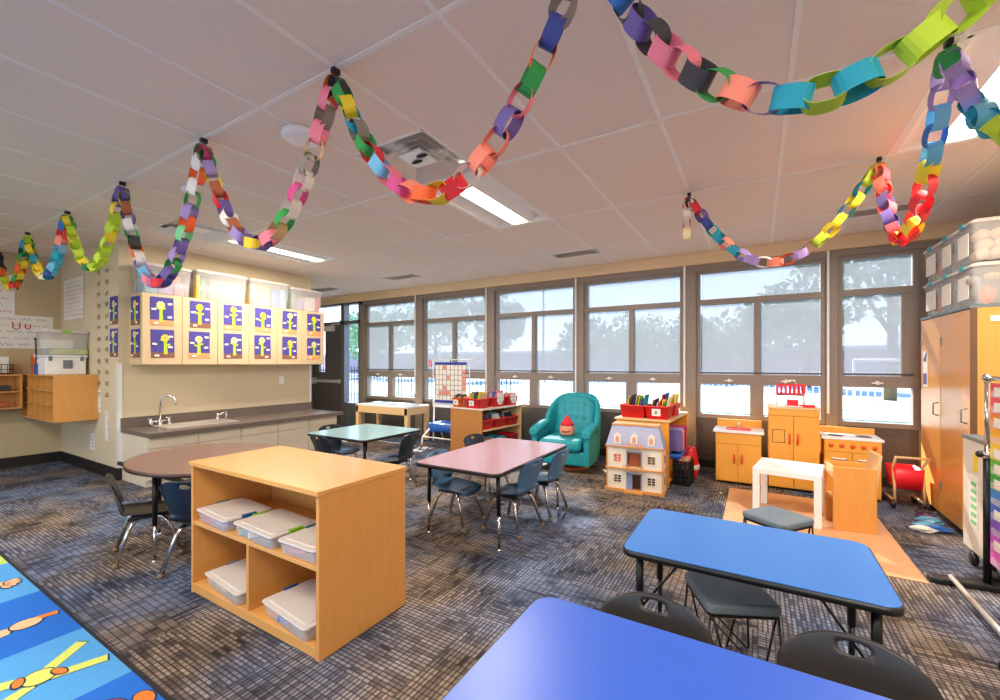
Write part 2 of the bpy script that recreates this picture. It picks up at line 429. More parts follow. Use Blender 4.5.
# white corner guard and clean wall panel edge
MB().box(-6.13, -6.09, 1.922, 1.93, .14, 1.30).box(-6.10, -6.092, 1.922, 1.96, .14, 1.30).build('trim_7', M_WHITE, kind='structure')
MB().box(-6.102, -6.094, 4.31, 4.34, .57, 1.30).build('trim_8', M_WHITE, kind='structure')

# ---------------------------------------------------------------- ceiling fixtures
M_TROF = pm('white_fixture', '#f2efe8', .5)
M_LENS = emit('fluorescent_lens', '#fff6e6', LENS)
for n, (lx, ly) in enumerate(lights[:6]):
    where = ['in the middle of the ceiling, behind the sagging chain', 'on the left, above the wall cabinets', 'on the right, above the storage bins',
             'added unseen behind the camera as fill, middle', 'added unseen behind the camera as fill, left', 'added unseen behind the camera as fill, right'][n]
    t = T('ceiling_light', 'long white recessed ceiling light '+where, 'ceiling light', (lx+.3048, ly+.6096, CZ), 0, 'recessed ceiling lights')
    mb = MB(); X, Y = .292, .597
    mb.box(-X, X, -Y, -Y+.02, -.003, .05); mb.box(-X, X, Y-.02, Y, -.003, .05); mb.box(-X, -X+.02, -Y, Y, -.003, .05); mb.box(X-.02, X, -Y, Y, -.003, .05)
    mb.build('frame', M_TROF, t)
    mb = MB()
    for sgn in (1, -1):
        prof = [(.085, -.0), (.11, .012), (.19, .05), (.27, .012)]
        rs = [[(sgn*x, y, z) for y in (-Y+.02, Y-.02)] for x, z in prof]
        mb.rings(rs, closed=False, caps=False)
    mb.box(-X, X, -Y, Y, .07, .075)
    mb.build('reflector', M_TROF, t)
    mb = MB()
    pr = [(-.085, .0), (-.06, -.008), (0, -.012), (.06, -.008), (.085, .0)]
    mb.rings([[(x, -Y+.05, z), (x, Y-.05, z)] for x, z in pr], closed=False, caps=False)
    mb.build('lens', M_LENS, t)
    ld = bpy.data.lights.new('troffer', 'AREA'); ld.shape = 'RECTANGLE'; ld.size = .3; ld.size_y = 1.1; ld.energy = TROF; ld.color = (1, .90, .78)
    lo = bpy.data.objects.new('troffer', ld); col.objects.link(lo); lo.parent = t; lo.location = (0, 0, -.03)
for n, (lx, ly) in enumerate(diffs):
    t = T('air_diffuser', ['square silver air diffuser beside the middle ceiling light, partly behind the paper chain', 'square white air diffuser beside the ceiling light over the cabinets'][n], 'vent', (lx+.3048, ly+.3048, CZ), 0, 'square ceiling diffusers')
    mm = pm('silver_diffuser', '#e2deda', .28, .5) if n == 0 else M_WHITE
    mb = MB()
    for k, (r, z) in enumerate(((.29, -.003), (.22, .012), (.15, .022))):
        mb.add([(-r, -r, z), (r, -r, z), (r, r, z), (-r, r, z), (-r+.045, -r+.045, z+.035), (r-.045, -r+.045, z+.035), (r-.045, r-.045, z+.035), (-r+.045, r-.045, z+.035)],
               [(0, 1, 5, 4), (1, 2, 6, 5), (2, 3, 7, 6), (3, 0, 4, 7)])
    mb.box(-.3, .3, -.3, .3, .08, .085)
    mb.build('louvre', mm, t, solid=.002)
    MB().cb((0, 0, .03), (.2, .2, .02)).build('core_plate', mm, t, bevel=.004)
    if n == 0:
        MB().ball((-.03, .02, .016), (.05, .018, .008), 14).ball((.06, -.03, .016), (.05, .018, .008), 14).build('damper_slot', M_BLACK, t)
M_VENT = pm('vent_grey', '#a9a29a', .5)
for k, (x, y, lb) in enumerate(((-4.85, 5.08, 'narrow slotted ceiling vent farthest left, near the entry door'), (-1.94, 5.12, 'narrow slotted ceiling vent in the middle, near the windows'), (1.0, 5.08, 'narrow slotted ceiling vent on the right, behind the red and yellow chain'),
                                  (-6.9, 5.2, 'slotted ceiling vent above the entry recess'))):
    t = T('slot_vent', lb, 'vent', (x, y, CZ), 0, 'slotted ceiling vents')
    MB().box(-.3, .3, -.13, -.12, -.008, 0).box(-.3, .3, .12, .13, -.008, 0).box(-.3, -.29, -.13, .13, -.008, 0).box(.29, .3, -.13, .13, -.008, 0).build('frame', M_WHITE, t)
    for q in range(5): MB().add([(-.29, -.11+.045*q, -.008), (.29, -.11+.045*q, -.008), (.29, -.085+.045*q, 0), (-.29, -.085+.045*q, 0)], [(0, 1, 2, 3)]).build('slat', M_VENT, t, solid=.002)
t = T('smoke_detector', 'round white smoke detector left of the tall paper chain peak, larger one', 'smoke detector', (-2.34, 1.60, CZ))
MB().lathe([(.10, 0), (.11, -.012), (.112, -.03), (.09, -.045), (.05, -.052), (.002, -.053)], seg=28).build('cover', M_WHITE, t)
MB().lathe([(.06, .0), (.075, -.008), (.1, -.010), (.1, -.006)], seg=28).build('mount_plate', M_GREYL, t)
t = T('smoke_detector', 'small round white smoke detector farther back beside the purple chain', 'smoke detector', (-3.83, 1.65, CZ))
MB().lathe([(.05, 0), (.06, -.01), (.055, -.03), (.03, -.04), (.002, -.04)], seg=20).build('cover', M_WHITE, t)

# ---------------------------------------------------------------- outside
def groundm():
    m, nt, out = newmat('pale_concrete'); b = N(nt, 'ShaderNodeBsdfPrincipled'); b.inputs['Roughness'].default_value = .9
    tc = N(nt, 'ShaderNodeTexCoord'); no = N(nt, 'ShaderNodeTexNoise'); no.inputs['Scale'].default_value = .6; no.inputs['Detail'].default_value = 5
    L(nt, tc.outputs['Object'], no.inputs['Vector'])
    L(nt, mixc(nt, no.outputs['Fac'], s2l('#727c8b'), s2l('#8f98a4')), b.inputs['Base Color']); L(nt, b.outputs[0], out.inputs[0]); return m
box('ground_outside', -60, 40, -40, 80, -.30, -.15, groundm(), kind='structure')
tag(box('grass_strip', -60, 40, 14, 24, -.15, -.12, pm('grass_green', '#a3ae8c', .95, var=.3, scale=1.5)), 'strip of green grass outside beyond the pavement', 'grass')['kind'] = 'stuff'
M_FENCE = pm('black_fence', '#2c2c30', .5)
M_FENW = pm('white_rail_paint', '#e6e9ee', .5)
t = T('picket_fence', 'black metal picket fence outside the left windows', 'fence', (0, 9.6, -.15))
mb = MB()
for x in range(90): mb.box(-17+.13*x, -17+.13*x+.02, -.01, .01, .05, 1.35)
mb.build('pickets', M_FENCE, t)
MB().box(-17, -5.3, -.015, .015, 1.2, 1.24).box(-17, -5.3, -.015, .015, .15, .19).build('rail', M_FENCE, t)
t = T('picket_fence', 'pale metal fence outside behind the armchair and dollhouse windows', 'fence', (0, 15, -.15))
mb = MB()
for x in range(80): mb.box(-9+.15*x, -9+.15*x+.025, -.01, .01, .05, 1.25)
mb.build('pickets', M_FENW, t)
MB().box(-9, 3, -.015, .015, 1.15, 1.2).box(-9, 3, -.015, .015, .15, .2).build('rail', M_FENW, t)
t = T('handrail', 'white handrail outside the rightmost window', 'railing', (2.0, 8.6, -.15))
for x in (-.7, 0, .7, 1.4, 2.1): MB().tube([(x, 0, 0), (x, 0, 1.5)], .02).build('post', M_FENW, t)
MB().tube([(-.7, 0, 1.5), (2.1, 0, 1.5)], .022).tube([(-.7, 0, .8), (2.1, 0, .8)], .018).build('rail', M_FENW, t)
t = T('low_building', 'long low mauve brick building far beyond the windows', 'building', (-8, 46, -.15))
MB().box(-60, 30, 0, 8, 0, 2.6).build('wall', pm('mauve_brick', '#a8929a', .9, var=.12, scale=2), t)
MB().box(-60.3, 30.3, -.3, 8.3, 2.6, 2.95).build('roof_edge', pm('pale_roof_edge', '#d3cbc9', .7), t)
t = T('light_pole', 'tall grey parking lot light pole seen through the middle window', 'light pole', (-17.1, 36.5, -.15))
MB().tube([(0, 0, 0), (0, 0, 8.6)], .09).build('pole', M_GREYL, t)
MB().box(-.9, .1, -.2, .2, 8.5, 8.75).build('lamp_head', M_GREYL, t)
M_LEAF = [pm('leaf_a', '#8aa57a', .8, var=.35, scale=.8), pm('leaf_b', '#a0b684', .8, var=.35, scale=.8), pm('leaf_c', '#7f9c78', .8, var=.35, scale=.8)]
M_BARK = pm('bark', '#6a5a4c', .9)
def tree(x, y, h, rad, k, lb, n=1500):
    t = T('tree', lb, 'tree', (x, y, -.15), 0, 'trees beyond the windows')
    rr = random.Random(k*13+5)
    MB().tube([(0, 0, 0), (.1, 0, h*.3), (0, .1, h*.6)], [.22, .17, .08], 8).tube([(.05, 0, h*.35), (rad*.4, .2, h*.6)], [.1, .04], 6).tube([(.05, 0, h*.3), (-rad*.4, -.2, h*.6)], [.1, .04], 6).build('trunk', M_BARK, t)
    mb = MB(); bl = []
    for i in range(16):
        a = rr.random()*2*PI; q = rr.random()**.5*rad*.7
        bl.append((q*math.cos(a), q*math.sin(a), h*.45+rr.random()*h*.42, rad*(.3+.25*rr.random())))
    for i in range(n):
        b = bl[rr.randrange(16)]
        d = Vector((rr.gauss(0, 1), rr.gauss(0, 1), rr.gauss(0, 1))).normalized()*b[3]*(.7+.35*rr.random())
        c = Vector(b[:3])+d; s = .16+.16*rr.random()
        u = Vector((rr.gauss(0, 1), rr.gauss(0, 1), rr.gauss(0, 1))).normalized(); v = u.orthogonal().normalized()
        mb.add([c-u*s, c-v*s*.6, c+u*s, c+v*s*.6], [(0, 1, 2, 3)])
    mb.build('foliage', M_LEAF[k % 3], t)
tl = [(-35, 33, 7, 3.6), (-28, 34, 8.5, 3.6), (-20.5, 33, 8.2, 3.4), (-13.6, 38, 5.2, 2.8), (-9.2, 40, 5.4, 2.8), (-5.2, 38, 5.0, 2.6), (-3.0, 44, 5.5, 2.8), (-.6, 36, 5.4, 2.6), (2.6, 32, 6.6, 2.8), (4.4, 22, 8.6, 3.2), (10.5, 24, 8.5, 3.4), (-44, 40, 8, 4)]
tn = ['far left behind the entry door window', 'left, behind the grid chart window', 'tall one behind the third window', 'left of the light pole', 'right of the light pole', 'above the dollhouse window', 'small one left of the play kitchen window', 'behind the play kitchen sink window', 'behind the toy fridge window', 'nearest one, in the rightmost window', 'at the right edge of the rightmost window', 'outermost on the left']
for k, ((x, y, h, r), lb) in enumerate(zip(tl, tn)): tree(x, y, h, r, k, 'leafy green tree outside, '+lb)

# ================================================================= FURNITURE
def face(fx, fy): return math.atan2(-fx, fy)

def shell(hole=True, sh=.30, W=.165, Hb=.22, hole_r=(.034, .014), rnd_top=False):
    nu, nb, ns = 22, 26, 12
    rows = []
    for i in range(ns+1):            # seat, front to back
        t = i/ns; y = .16-.27*t
        z = sh-.02*(1-t)**4*2-.012*math.sin(PI*t)
        wd = W*(.94+.06*math.sin(PI*t)) if t < .6 else W*(1-.14*((t-.6)/.4)**2)
        rows.append([(wd*(u)*(1-.10*(1-t)**3*abs(u)**4), y+.02*(1-t)**3*(1-u*u)*1.0, z+.02*abs(u)**3) for u in [(-1+2*k/nu) for k in range(nu+1)]])
    for i in range(1, 5):            # bend
        a = R(90*i/4); 
        rows.append([(W*(.86+.02*i/4)*u, -.11-.045*math.sin(a)+.014*abs(u)**2*(i/4), sh+.045*(1-math.cos(a))+.02*abs(u)**3*(1-i/4)) for u in [(-1+2*k/nu) for k in range(nu+1)]])
    hz = sh+.045
    for i in range(1, nb+1):
        t = i/nb; row = []
        for k in range(nu+1):
            u = -1+2*k/nu
            wd = W*(.88+.16*math.sin(PI*min(1, t*1.05)*.6)) if rnd_top else W*(.84+.14*t)
            H = Hb*(.55+.45*math.sqrt(max(0, 1-.985*u*u))) if rnd_top else Hb*(.78+.22*math.sqrt(max(0, 1-.985*abs(u)**3.2)))
            row.append((wd*u, -.155-.045*t+.03*u*u-.015*t*t, hz+t*H))
        rows.append(row)
    vs = [list(p) for r in rows for p in r]; n = nu+1; fs = []
    hc = hz+Hb*.86
    def inside(p): return (p[0]/hole_r[0])**2+((p[2]-hc)/hole_r[1])**2 < 1
    kill = set(); start = (ns+5)*n
    for j in range(len(rows)-1):
        for k in range(nu):
            q = (j*n+k, j*n+k+1, (j+1)*n+k+1, (j+1)*n+k)
            if hole and j > ns+6:
                c = [sum(vs[i][a] for i in q)/4 for a in range(3)]
                if inside(c): kill.update(q); continue
            fs.append(q)
    if hole:
        for i in kill:
            p = vs[i]; dx = p[0]/hole_r[0]; dz = (p[2]-hc)/hole_r[1]; l = math.hypot(dx, dz)
            if l > .01: p[0] = dx/l*hole_r[0]; p[2] = hc+dz/l*hole_r[1]
    mb = MB(); mb.add(vs, fs, 0, True)
    return mb
def make_chair(name, label, smat, group, loc, rz, sc=1.0, hole_r=(.034, .014), W=.165, Hb=.22, leg=True):
    t = T(name, label, 'chair', loc, rz, group)
    t.scale = (sc, sc, sc)
    shell(True, W=W, Hb=Hb, hole_r=hole_r, rnd_top=(W > .166)).build('shell', smat, t, solid=.007)
    MB().box(-.10, .10, -.09, .10, .268, .286).box(-.105, -.085, -.11, .12, .262, .28).box(.085, .105, -.11, .12, .262, .28).build('seat_bracket', M_BLACK, t, bevel=.003)
    for sx_ in (-1, 1):
        for sy_ in (-1, 1):
            p = [(sx_*.085, sy_*.03, .272), (sx_*.105, sy_*.07, .262), (sx_*.125, sy_*.10, .225), (sx_*.165, sy_*.165, .02)]
            lg = MB().tube(p, .012, 10).build('leg', M_CHROME, t)
            MB().lathe([(.008, 0), (.016, .002), (.017, .016), (.012, .026), (.008, .028)], (sx_*.167, sy_*.168, 0), 12).build('foot_glide', M_GLIDE, lg)
    return t
M_GLIDE = pm('tan_glide', '#8a6f52', .6)
ch = 'small chairs around the tables'
M_SHELLD = pm('black_shell', '#14161a', .3, var=.1)
CH = [
 # x, y, facing, scale, label, material
 (-2.12, 2.85, (1, .08), 1, 'small blue plastic chair tucked under the near left side of the mauve table', M_SHELLB),
 (-1.66, 2.98, (-1, .1), 1, 'small dark blue chair facing the mauve table on its right side, nearer the camera', M_SHELLB),
 (-1.62, 3.43, (-1, .05), 1, 'small dark blue chair facing the mauve table on its right side, nearer the armchair', M_SHELLB),
 (-2.33, 3.66, (1, -.1), 1, 'dark chair on the far left side of the mauve table, mostly hidden', M_SHELL),
 (-3.22, 3.25, (-1, -.25), 1.04, 'dark grey chair on the right side of the pale green table, seen from behind', M_SHELL),
 (-3.86, 3.03, (.1, 1), 1, 'dark chair tucked under the near side of the pale green table, only its back showing', M_SHELL),
 (-4.20, 3.38, (1, .1), 1, 'dark chair on the far left side of the pale green table by the base cabinets', M_SHELL),
 (-3.60, 1.30, (.30, .95), 1.0, 'black chair on the left end of the brown oval table, seen from the side', M_SHELLD),
 (-3.03, 1.42, (-.5, .87), 1.06, 'black chair seen from behind, between brown oval table and shelf unit', M_SHELLD),
]
protos = {}
for x, y, f, sc, lb, mt in CH:
    rz = face(*f)
    if mt.name not in protos:
        protos[mt.name] = make_chair('stacking_chair', lb, mt, ch, (x, y, 0), rz, sc)
    else:
        c = copy_tree(protos[mt.name], (x, y, 0), rz, lb); c.scale = (sc, sc, sc)
g2 = 'charcoal chairs tucked under the near blue table'
a = make_chair('stacking_chair', 'charcoal chair with oval hole, left of the two at the near blue table', M_SHELLK, g2, (-.265, 1.205, 0), face(.06, -1), .98, (.038, .017), .168, .24)
b = copy_tree(a, (.215, 1.265, 0), face(-.03, -1), 'charcoal chair with oval hole, right of the two at the near blue table')

def table(label, x0, x1, y0, y1, z, mat, legs, r=.06, brace=False, rz=0, cx=None, ell=None, splay=0):
    cx, cy = (x0+x1)/2, (y0+y1)/2
    t = T('activity_table', label, 'table', (cx, cy, 0), rz, 'classroom tables')
    hx, hy = (x1-x0)/2, (y1-y0)/2
    if ell: 
        p1 = [(hx*math.cos(2*PI*k/64), hy*math.sin(2*PI*k/64)) for k in range(64)]
        p2 = [(x*(1+.006/hx), y*(1+.006/hx)) for x, y in p1]
    else:
        p1 = rrect(-hx+.005, hx-.005, -hy+.005, hy-.005, r); p2 = rrect(-hx, hx, -hy, hy, r+.005)
    MB().prism(p1, z-.024, z).build('table_top', mat, t, .001)
    MB().prism(p2, z-.027, z-.003, sm=True).build('edge_band', M_BLACK if not ell else pm('dark_brown_edge', '#4a2c22', .4), t)
    MB().box(-hx+.1, hx-.1, -hy+.09, -hy+.11, z-.05, z-.027).box(-hx+.1, hx-.1, hy-.11, hy-.09, z-.05, z-.027).build('apron_rail', M_BLKMET, t)
    for lx, ly in legs:
        s = splay
        dx = math.copysign(s, lx); dy = 0
        lg = MB().tube([(lx, ly, z-.03), (lx+dx*.6, ly+dy, .24)], .015, 12).lathe([(.04, z-.028), (.04, z-.034), (.016, z-.05), (.015, z-.052)], (lx, ly, 0), 14).build('leg', M_BLKMET, t)
        MB().tube([(lx+dx*.6, ly, .25), (lx+dx, ly, .012)], .0105, 12).build('leg_insert', M_CHROME if not brace else M_BLKMET, lg)
        MB().lathe([(.019, 0), (.02, .006), (.009, .014), (.008, .03)], (lx+dx, ly, 0), 14).build('glide', M_CHROME, lg)
        if brace:
            MB().tube([(lx+dx*.4, ly, .30), (lx-math.copysign(.16, lx), ly, z-.03)], .005, 6).build('brace', M_BLKMET, t)
    return t
def lg4(hx, hy, ix, iy): return [(sx_*(hx-ix), sy_*(hy-iy)) for sx_ in (-1, 1) for sy_ in (-1, 1)]
table('large royal blue table nearest the camera with rounded corners', -.60, .62, .50, 1.262, .56, M_BLUETOP, lg4(.61, .38, .10, .10), brace=True)
table('blue rectangular table with black legs beside the play kitchen mat', -.472, .39, 1.725, 2.30, .56, M_BLUETOP2, lg4(.43, .287, .06, .075), brace=True, r=.05)
table('mauve topped rectangular table with blue chairs in the middle of the room', -2.225, -1.48, 2.44, 3.70, .56, M_PINKTOP, lg4(.372, .63, .065, .12), splay=.01)
table('pale green topped table near the sink counter', -4.14, -3.24, 2.87, 3.72, .56, M_GREENTOP, lg4(.45, .425, .1, .1), splay=.01)
table('brown oval topped table by the sink, behind the shelf unit', -4.11, -2.87, 1.17, 2.15, .61, M_BROWNTOP, [(.10, -.40), (-.30, .28), (.4, .25), (-.42, -.18)][:4], ell=True)

# ---------------------------------------------------------------- mobile shelf unit with latch boxes
t = T('shelf_unit', 'low maple storage shelf unit with open front and glossy top, in the left foreground', 'shelf', (-2.2, 1.2, 0))
x0, x1, y0, y1 = -.567, .567, .0, .535
MB().box(x0-.006, x1+.006, y0-.012, y1+.006, .722, .745).build('top', W_PLYX, t, .003)
MB().box(x0, x0+.022, y0, y1, .0, .722).build('side_panel', W_PLY, t, .002)
MB().box(x1-.022, x1, y0, y1, .0, .722).build('side_panel', W_PLY, t, .002)
MB().box(x0+.022, x1-.022, y0+.46, y0+.475, .055, .722).build('back_panel', W_PLY, t)
MB().box(x0+.022, x1-.022, y0+.002, y0+.46, .388, .408).build('shelf_board', W_PLYX, t, .002)
MB().box(-.011, .011, y0+.004, y0+.46, .055, .388).build('divider', W_PLY, t, .002)
MB().box(x0+.022, x1-.022, y0, y0+.46, .037, .055).build('bottom_board', W_PLYX, t, .002)
MB().box(x0+.022, x1-.022, y0+.001, y0+.02, .006, .037).build('base_rail', W_PLYX, t, .002)
for x in (x0+.08, x1-.08):
    for y in (y0+.07, y1-.07):
        MB().lathe([(.002, -.014), (.016, -.012), (.016, .012), (.002, .014)], (0, 0, 0), 14, M=Matrix.Translation((x, y, .017)) @ Matrix.Rotation(PI/2, 4, 'Y')).build('caster', M_BLACK, t)
def latch_box(name, label, loc, w_, d_, h_, lid, latches, cont, group, rz=0, cat='storage box'):
    t = T(name, label, cat, loc, rz, group)
    hx, hy = w_/2, d_/2
    bm = MB()
    rs = []
    for z, k in ((0, .92), (.004, .93), (h_-.012, .985)):
        rs.append([(x*k, y*k, z) for x, y in rrect(-hx, hx, -hy, hy, .02, 3)])
    for k in (.97, .92):
        z = h_-.012 if k > .95 else .004
        rs.append([(x*k, y*k, z) for x, y in rrect(-hx, hx, -hy, hy, .02, 3)])
    bm.rings(rs, caps=True).build('box_body', M_CLEAR, t)
    MB().prism(rrect(-hx-.004, hx+.004, -hy-.004, hy+.004, .022, 4), h_-.012, h_-.002).prism(rrect(-hx+.02, hx-.02, -hy+.02, hy-.02, .02, 4), h_-.002, h_+.003).build('lid', M_LID, t, .002)
    for (lx, ly, c) in latches:
        vert = abs(lx) > abs(ly)
        MB().cb((lx*(hx+.004), ly*(hy+.004), h_-.004), (.016, .075, .018) if vert else (.075, .016, .018)).build('latch', c, t, .003)
    rr = random.Random(int(abs(loc[0]*100)))
    for i, c in enumerate(cont):
        MB().cb((rr.uniform(-hx*.45, hx*.45), -hy*.45+hy*.85*(i % 2), h_*.35+.002*i), (w_*.34, d_*.34, h_*.45), rz=rr.uniform(-.5, .5)).build('contents', paper(c), t, .002)
    return t
lbg = 'clear latch boxes in the maple shelf unit'
latch_box('latch_box', 'clear box with pink papers, left end of the upper shelf in the maple unit', (-2.555, 1.325, .408), .345, .25, .070, M_LID, [(1, .0, M_NAVYL), (-1, .1, M_GREYL)], ['magenta', 'pink', 'lilac'], lbg, R(-4))
latch_box('latch_box', 'clear box with green papers, middle of the upper shelf in the maple unit', (-2.155, 1.325, .408), .365, .25, .070, M_LID, [(1, 0, M_GREENL), (-1, .1, M_GREENL)], ['teal', 'green', 'white'], lbg, R(-3))
latch_box('latch_box', 'clear box with teal latch, right end of the upper shelf in the maple unit', (-1.805, 1.345, .408), .265, .29, .070, M_LID, [(-.98, .3, pm('teal_latch', '#1d6f86', .4))], ['pink', 'lilac'], lbg, R(1))
latch_box('latch_box', 'clear box with grey latch alone in the lower left compartment of the maple unit', (-2.455, 1.34, .055), .40, .27, .072, M_LID, [(-1, .1, M_GREYL)], ['cream', 'white'], lbg, R(-5))
latch_box('latch_box', 'clear box with coral papers in the lower right compartment of the maple unit', (-1.90, 1.34, .055), .40, .27, .072, M_LID, [(-1, .1, M_NAVYL)], ['coral', 'cream', 'blue'], lbg, R(-6))

# ---------------------------------------------------------------- sink counter and base cabinets
def handle_pull(p, parent, mat, horiz=False, L_=.08):
    mb = MB()
    mb.box(0, .012, -.004-(L_/2 if horiz else 0), .004+(L_/2 if horiz else 0), -.004-(0 if horiz else L_/2), .004+(0 if horiz else L_/2))
    return mb.build('handle', mat, parent, .002, loc=p)
FX = -5.43
units = [(1.96, 2.90, 'nearest the wall corner, under the sink'), (2.90, 3.37, 'second from the sink end'), (3.37, 3.82, 'third from the sink end'), (3.82, 4.30, 'at the far end by the entry door')]
for a, b, w_ in units:
    t = T('base_cabinet', 'low pale laminate base cabinet '+w_, 'cabinet', (FX, (a+b)/2, 0), 0, 'base cabinets below the counter')
    h = (b-a)/2
    MB().box(-.66, -.02, -h, h, .07, .525 if b-a < .7 else .43).box(-.66, -.02, -h, -h+.02, .43, .525).box(-.66, -.06, -h, h, 0, .07).build('body', W_BASE, t)
    for q in ((-1, 1) if b-a > .7 else (0,)):
        l0, l1 = (-h+.004, h-.004) if q == 0 else ((-h+.004, -.002) if q < 0 else (.002, h-.004))
        MB().box(-.02, 0, l0, l1, .08, .40).build('door', W_BASE, t, .002)
        MB().box(-.02, 0, l0, l1, .405, .52).build('drawer_front', W_BASE, t, .002)
mb = MB()
def frame_slab(mb, x0, x1, y0, y1, hx0, hx1, hy0, hy1, z0, z1):
    mb.box(x0, hx0, y0, y1, z0, z1); mb.box(hx1, x1, y0, y1, z0, z1); mb.box(hx0, hx1, y0, hy0, z0, z1); mb.box(hx0, hx1, hy1, y1, z0, z1)
frame_slab(mb, -6.098, -5.36, 1.945, 4.335, -5.98, -5.60, 2.22, 2.92, .53, .575)
mb.box(-6.098, -6.078, 1.945, 4.335, .575, .69)
mb.box(-5.42, -5.36, 4.335, 4.36, .53, .575)
ct = mb.build('countertop', M_CTR, bevel=.002)
tag(ct, 'long grey laminate countertop with backsplash below the wall cabinets', 'countertop')
t = T('sink', 'stainless steel drop-in sink in the grey countertop', 'sink', (-5.79, 2.57, .575))
mb = MB(); frame_slab(mb, -.22, .22, -.38, .38, -.16, .16, -.32, .32, .0005, .010); mb.build('rim', M_STEEL, t, .001)
mb = MB(); mb.box(-.16, .16, -.32, .32, -.13, -.125)
mb.box(-.165, -.16, -.32, .32, -.125, 0); mb.box(.16, .165, -.32, .32, -.125, 0); mb.box(-.16, .16, -.325, -.32, -.125, 0); mb.box(-.16, .16, .32, .325, -.125, 0)
mb.build('basin', M_STEEL, t)
t = T('faucet', 'tall chrome gooseneck faucet with cross handles on the sink', 'faucet', (-5.97, 2.27, .581))
pth = [(0, 0, 0), (0, 0, .26)]+[(.075*(1-math.cos(R(a)))*.9, .05*(1-math.cos(R(a))), .26+.085*math.sin(R(a))) for a in range(15, 181, 15)]+[(.137, .102, .22)]
MB().tube(pth, .011, 10).lathe([(.028, 0), (.026, .02), (.014, .05), (.012, .09)], (0, 0, 0), 16).build('spout', M_CHROME, t)
MB().tube([(0, -.09, .05), (0, .09, .05)], .012, 10).build('bridge', M_CHROME, t)
for s in (-1, 1):
    MB().lathe([(.02, 0), (.018, .04), (.014, .07), (.01, .085)], (0, s*.09, 0), 12).tube([(-.03, s*.09, .085), (.03, s*.09, .085)], .006).tube([(0, s*.09-.03, .085), (0, s*.09+.03, .085)], .006).build('handle', M_CHROME, t)
t = T('drinking_bubbler', 'small chrome drinking bubbler and lever at the far end of the sink', 'faucet', (-5.90, 2.86, .581))
MB().lathe([(.024, 0), (.02, .03), (.016, .06), (.02, .075), (.006, .085)], (0, 0, 0), 14).build('body', M_CHROME, t)
MB().tube([(0, .0, .06), (.0, .06, .085), (.0, .10, .085)], .009).lathe([(.012, 0), (.012, .09)], (0, .10, 0), 12).tube([(-.03, .1, .095), (.04, .1, .095)], .007).build('lever', M_CHROME, t)
t = T('wall_plate', 'white blank wall plate above the far end of the counter', 'outlet', (-6.098, 3.84, 1.055))
MB().box(-.002, .006, -.035, .035, -.057, .057).build('plate', M_WHITE, t, .002)
MB().box(.006, .009, -.012, .012, -.03, .03).build('switch', M_PAPER, t, .001)

# ---------------------------------------------------------------- wall cabinets with flower collages
UX = -5.77
for k in range(3):
    a = 2.025+.77*k; w_ = ['nearest the camera', 'in the middle', 'farthest, by the entry'][k]
    t = T('wall_cabinet', 'pale wall cabinet with two doors covered in flower collages, '+w_, 'cabinet', (UX, a+.385, 1.285), 0, 'wall cabinets above the sink')
    MB().box(-.328, -.02, -.384, .384, 0, .80).build('body', W_UP, t, .002)
    for s in (-1, 1): MB().box(-.02, 0, min(s*.002, s*.382), max(s*.002, s*.382), .003, .797).build('door', W_UP, t, .003)
pc = rnd
def flower(label, M3, soil, seed, loc, rot):
    rr = random.Random(seed)
    t = T('flower_collage', label, 'artwork', loc, 0, 'paper flower collages', rot)
    # local frame: x right, z up, faces -y
    def flat(pts, y0, y1): 
        mb = MB(); mb.prism(pts, 0, y1-y0, M=Matrix.Translation((0, -y0, 0)) @ Matrix.Rotation(PI/2, 4, 'X')); return mb
    P = pm('purple_card', '#4c4496', .8)
    def rect(cx, cz, w_, h_, a=0):
        c, s = math.cos(a), math.sin(a)
        return [(cx+x*c-z*s, cz+x*s+z*c) for x, z in ((-w_/2, -h_/2), (w_/2, -h_/2), (w_/2, h_/2), (-w_/2, h_/2))]
    flat(rect(0, 0, .225, .315), 0, .001).build('backing_card', P, t)
    flat(rect(0, -.13, .225, .06), .0012, .002).build('soil_strip', soil, t)
    dx = rr.uniform(-.02, .025)
    flat([(dx-.018, -.12), (dx+.022, -.12), (dx+.016, .05), (dx-.012, .05)], .0022, .003).build('stem', paper('lime'), t)
    for s in (-1, 1):
        z = rr.uniform(-.03, .03)
        flat([(dx, z-.012), (dx+s*.05, z+.012), (dx+s*.045, z+.03), (dx, z+.012)], .0032, .004).build('leaf', paper('lime'), t)
    fz = .075+rr.uniform(-.015, .025); n = 16; r0 = .038
    flat([(dx+(r0+(.007 if i % 2 else -.002))*math.cos(2*PI*i/n), fz+(r0+(.007 if i % 2 else -.002))*math.sin(2*PI*i/n)) for i in range(n)], .0042, .005).build('petal_disc', paper('cream' if rr.random() < .5 else 'yellow'), t)
    flat([(dx+.018*math.cos(2*PI*i/n), fz+.018*math.sin(2*PI*i/n)) for i in range(n)], .0052, .006).build('flower_centre', paper('yellow' if rr.random() < .6 else 'tan'), t)
    for cx_, cz_ in ((.075, fz+rr.uniform(-.01, .03)), (-.08, rr.uniform(-.02, .03)), (.07, rr.uniform(-.07, -.02)), (rr.choice((-.06, .05)), -.135)):
        flat(rect(cx_, cz_, .045, .022, rr.uniform(-.15, .15)), .0062, .007).build('word_strip', M_PAPER, t)
    return t
SO = pm('orange_card', '#f2a064', .8); SB = pm('brown_card', '#8a5a48', .8)
dn = ['first', 'second', 'third', 'fourth', 'fifth', 'sixth']
sd = 0
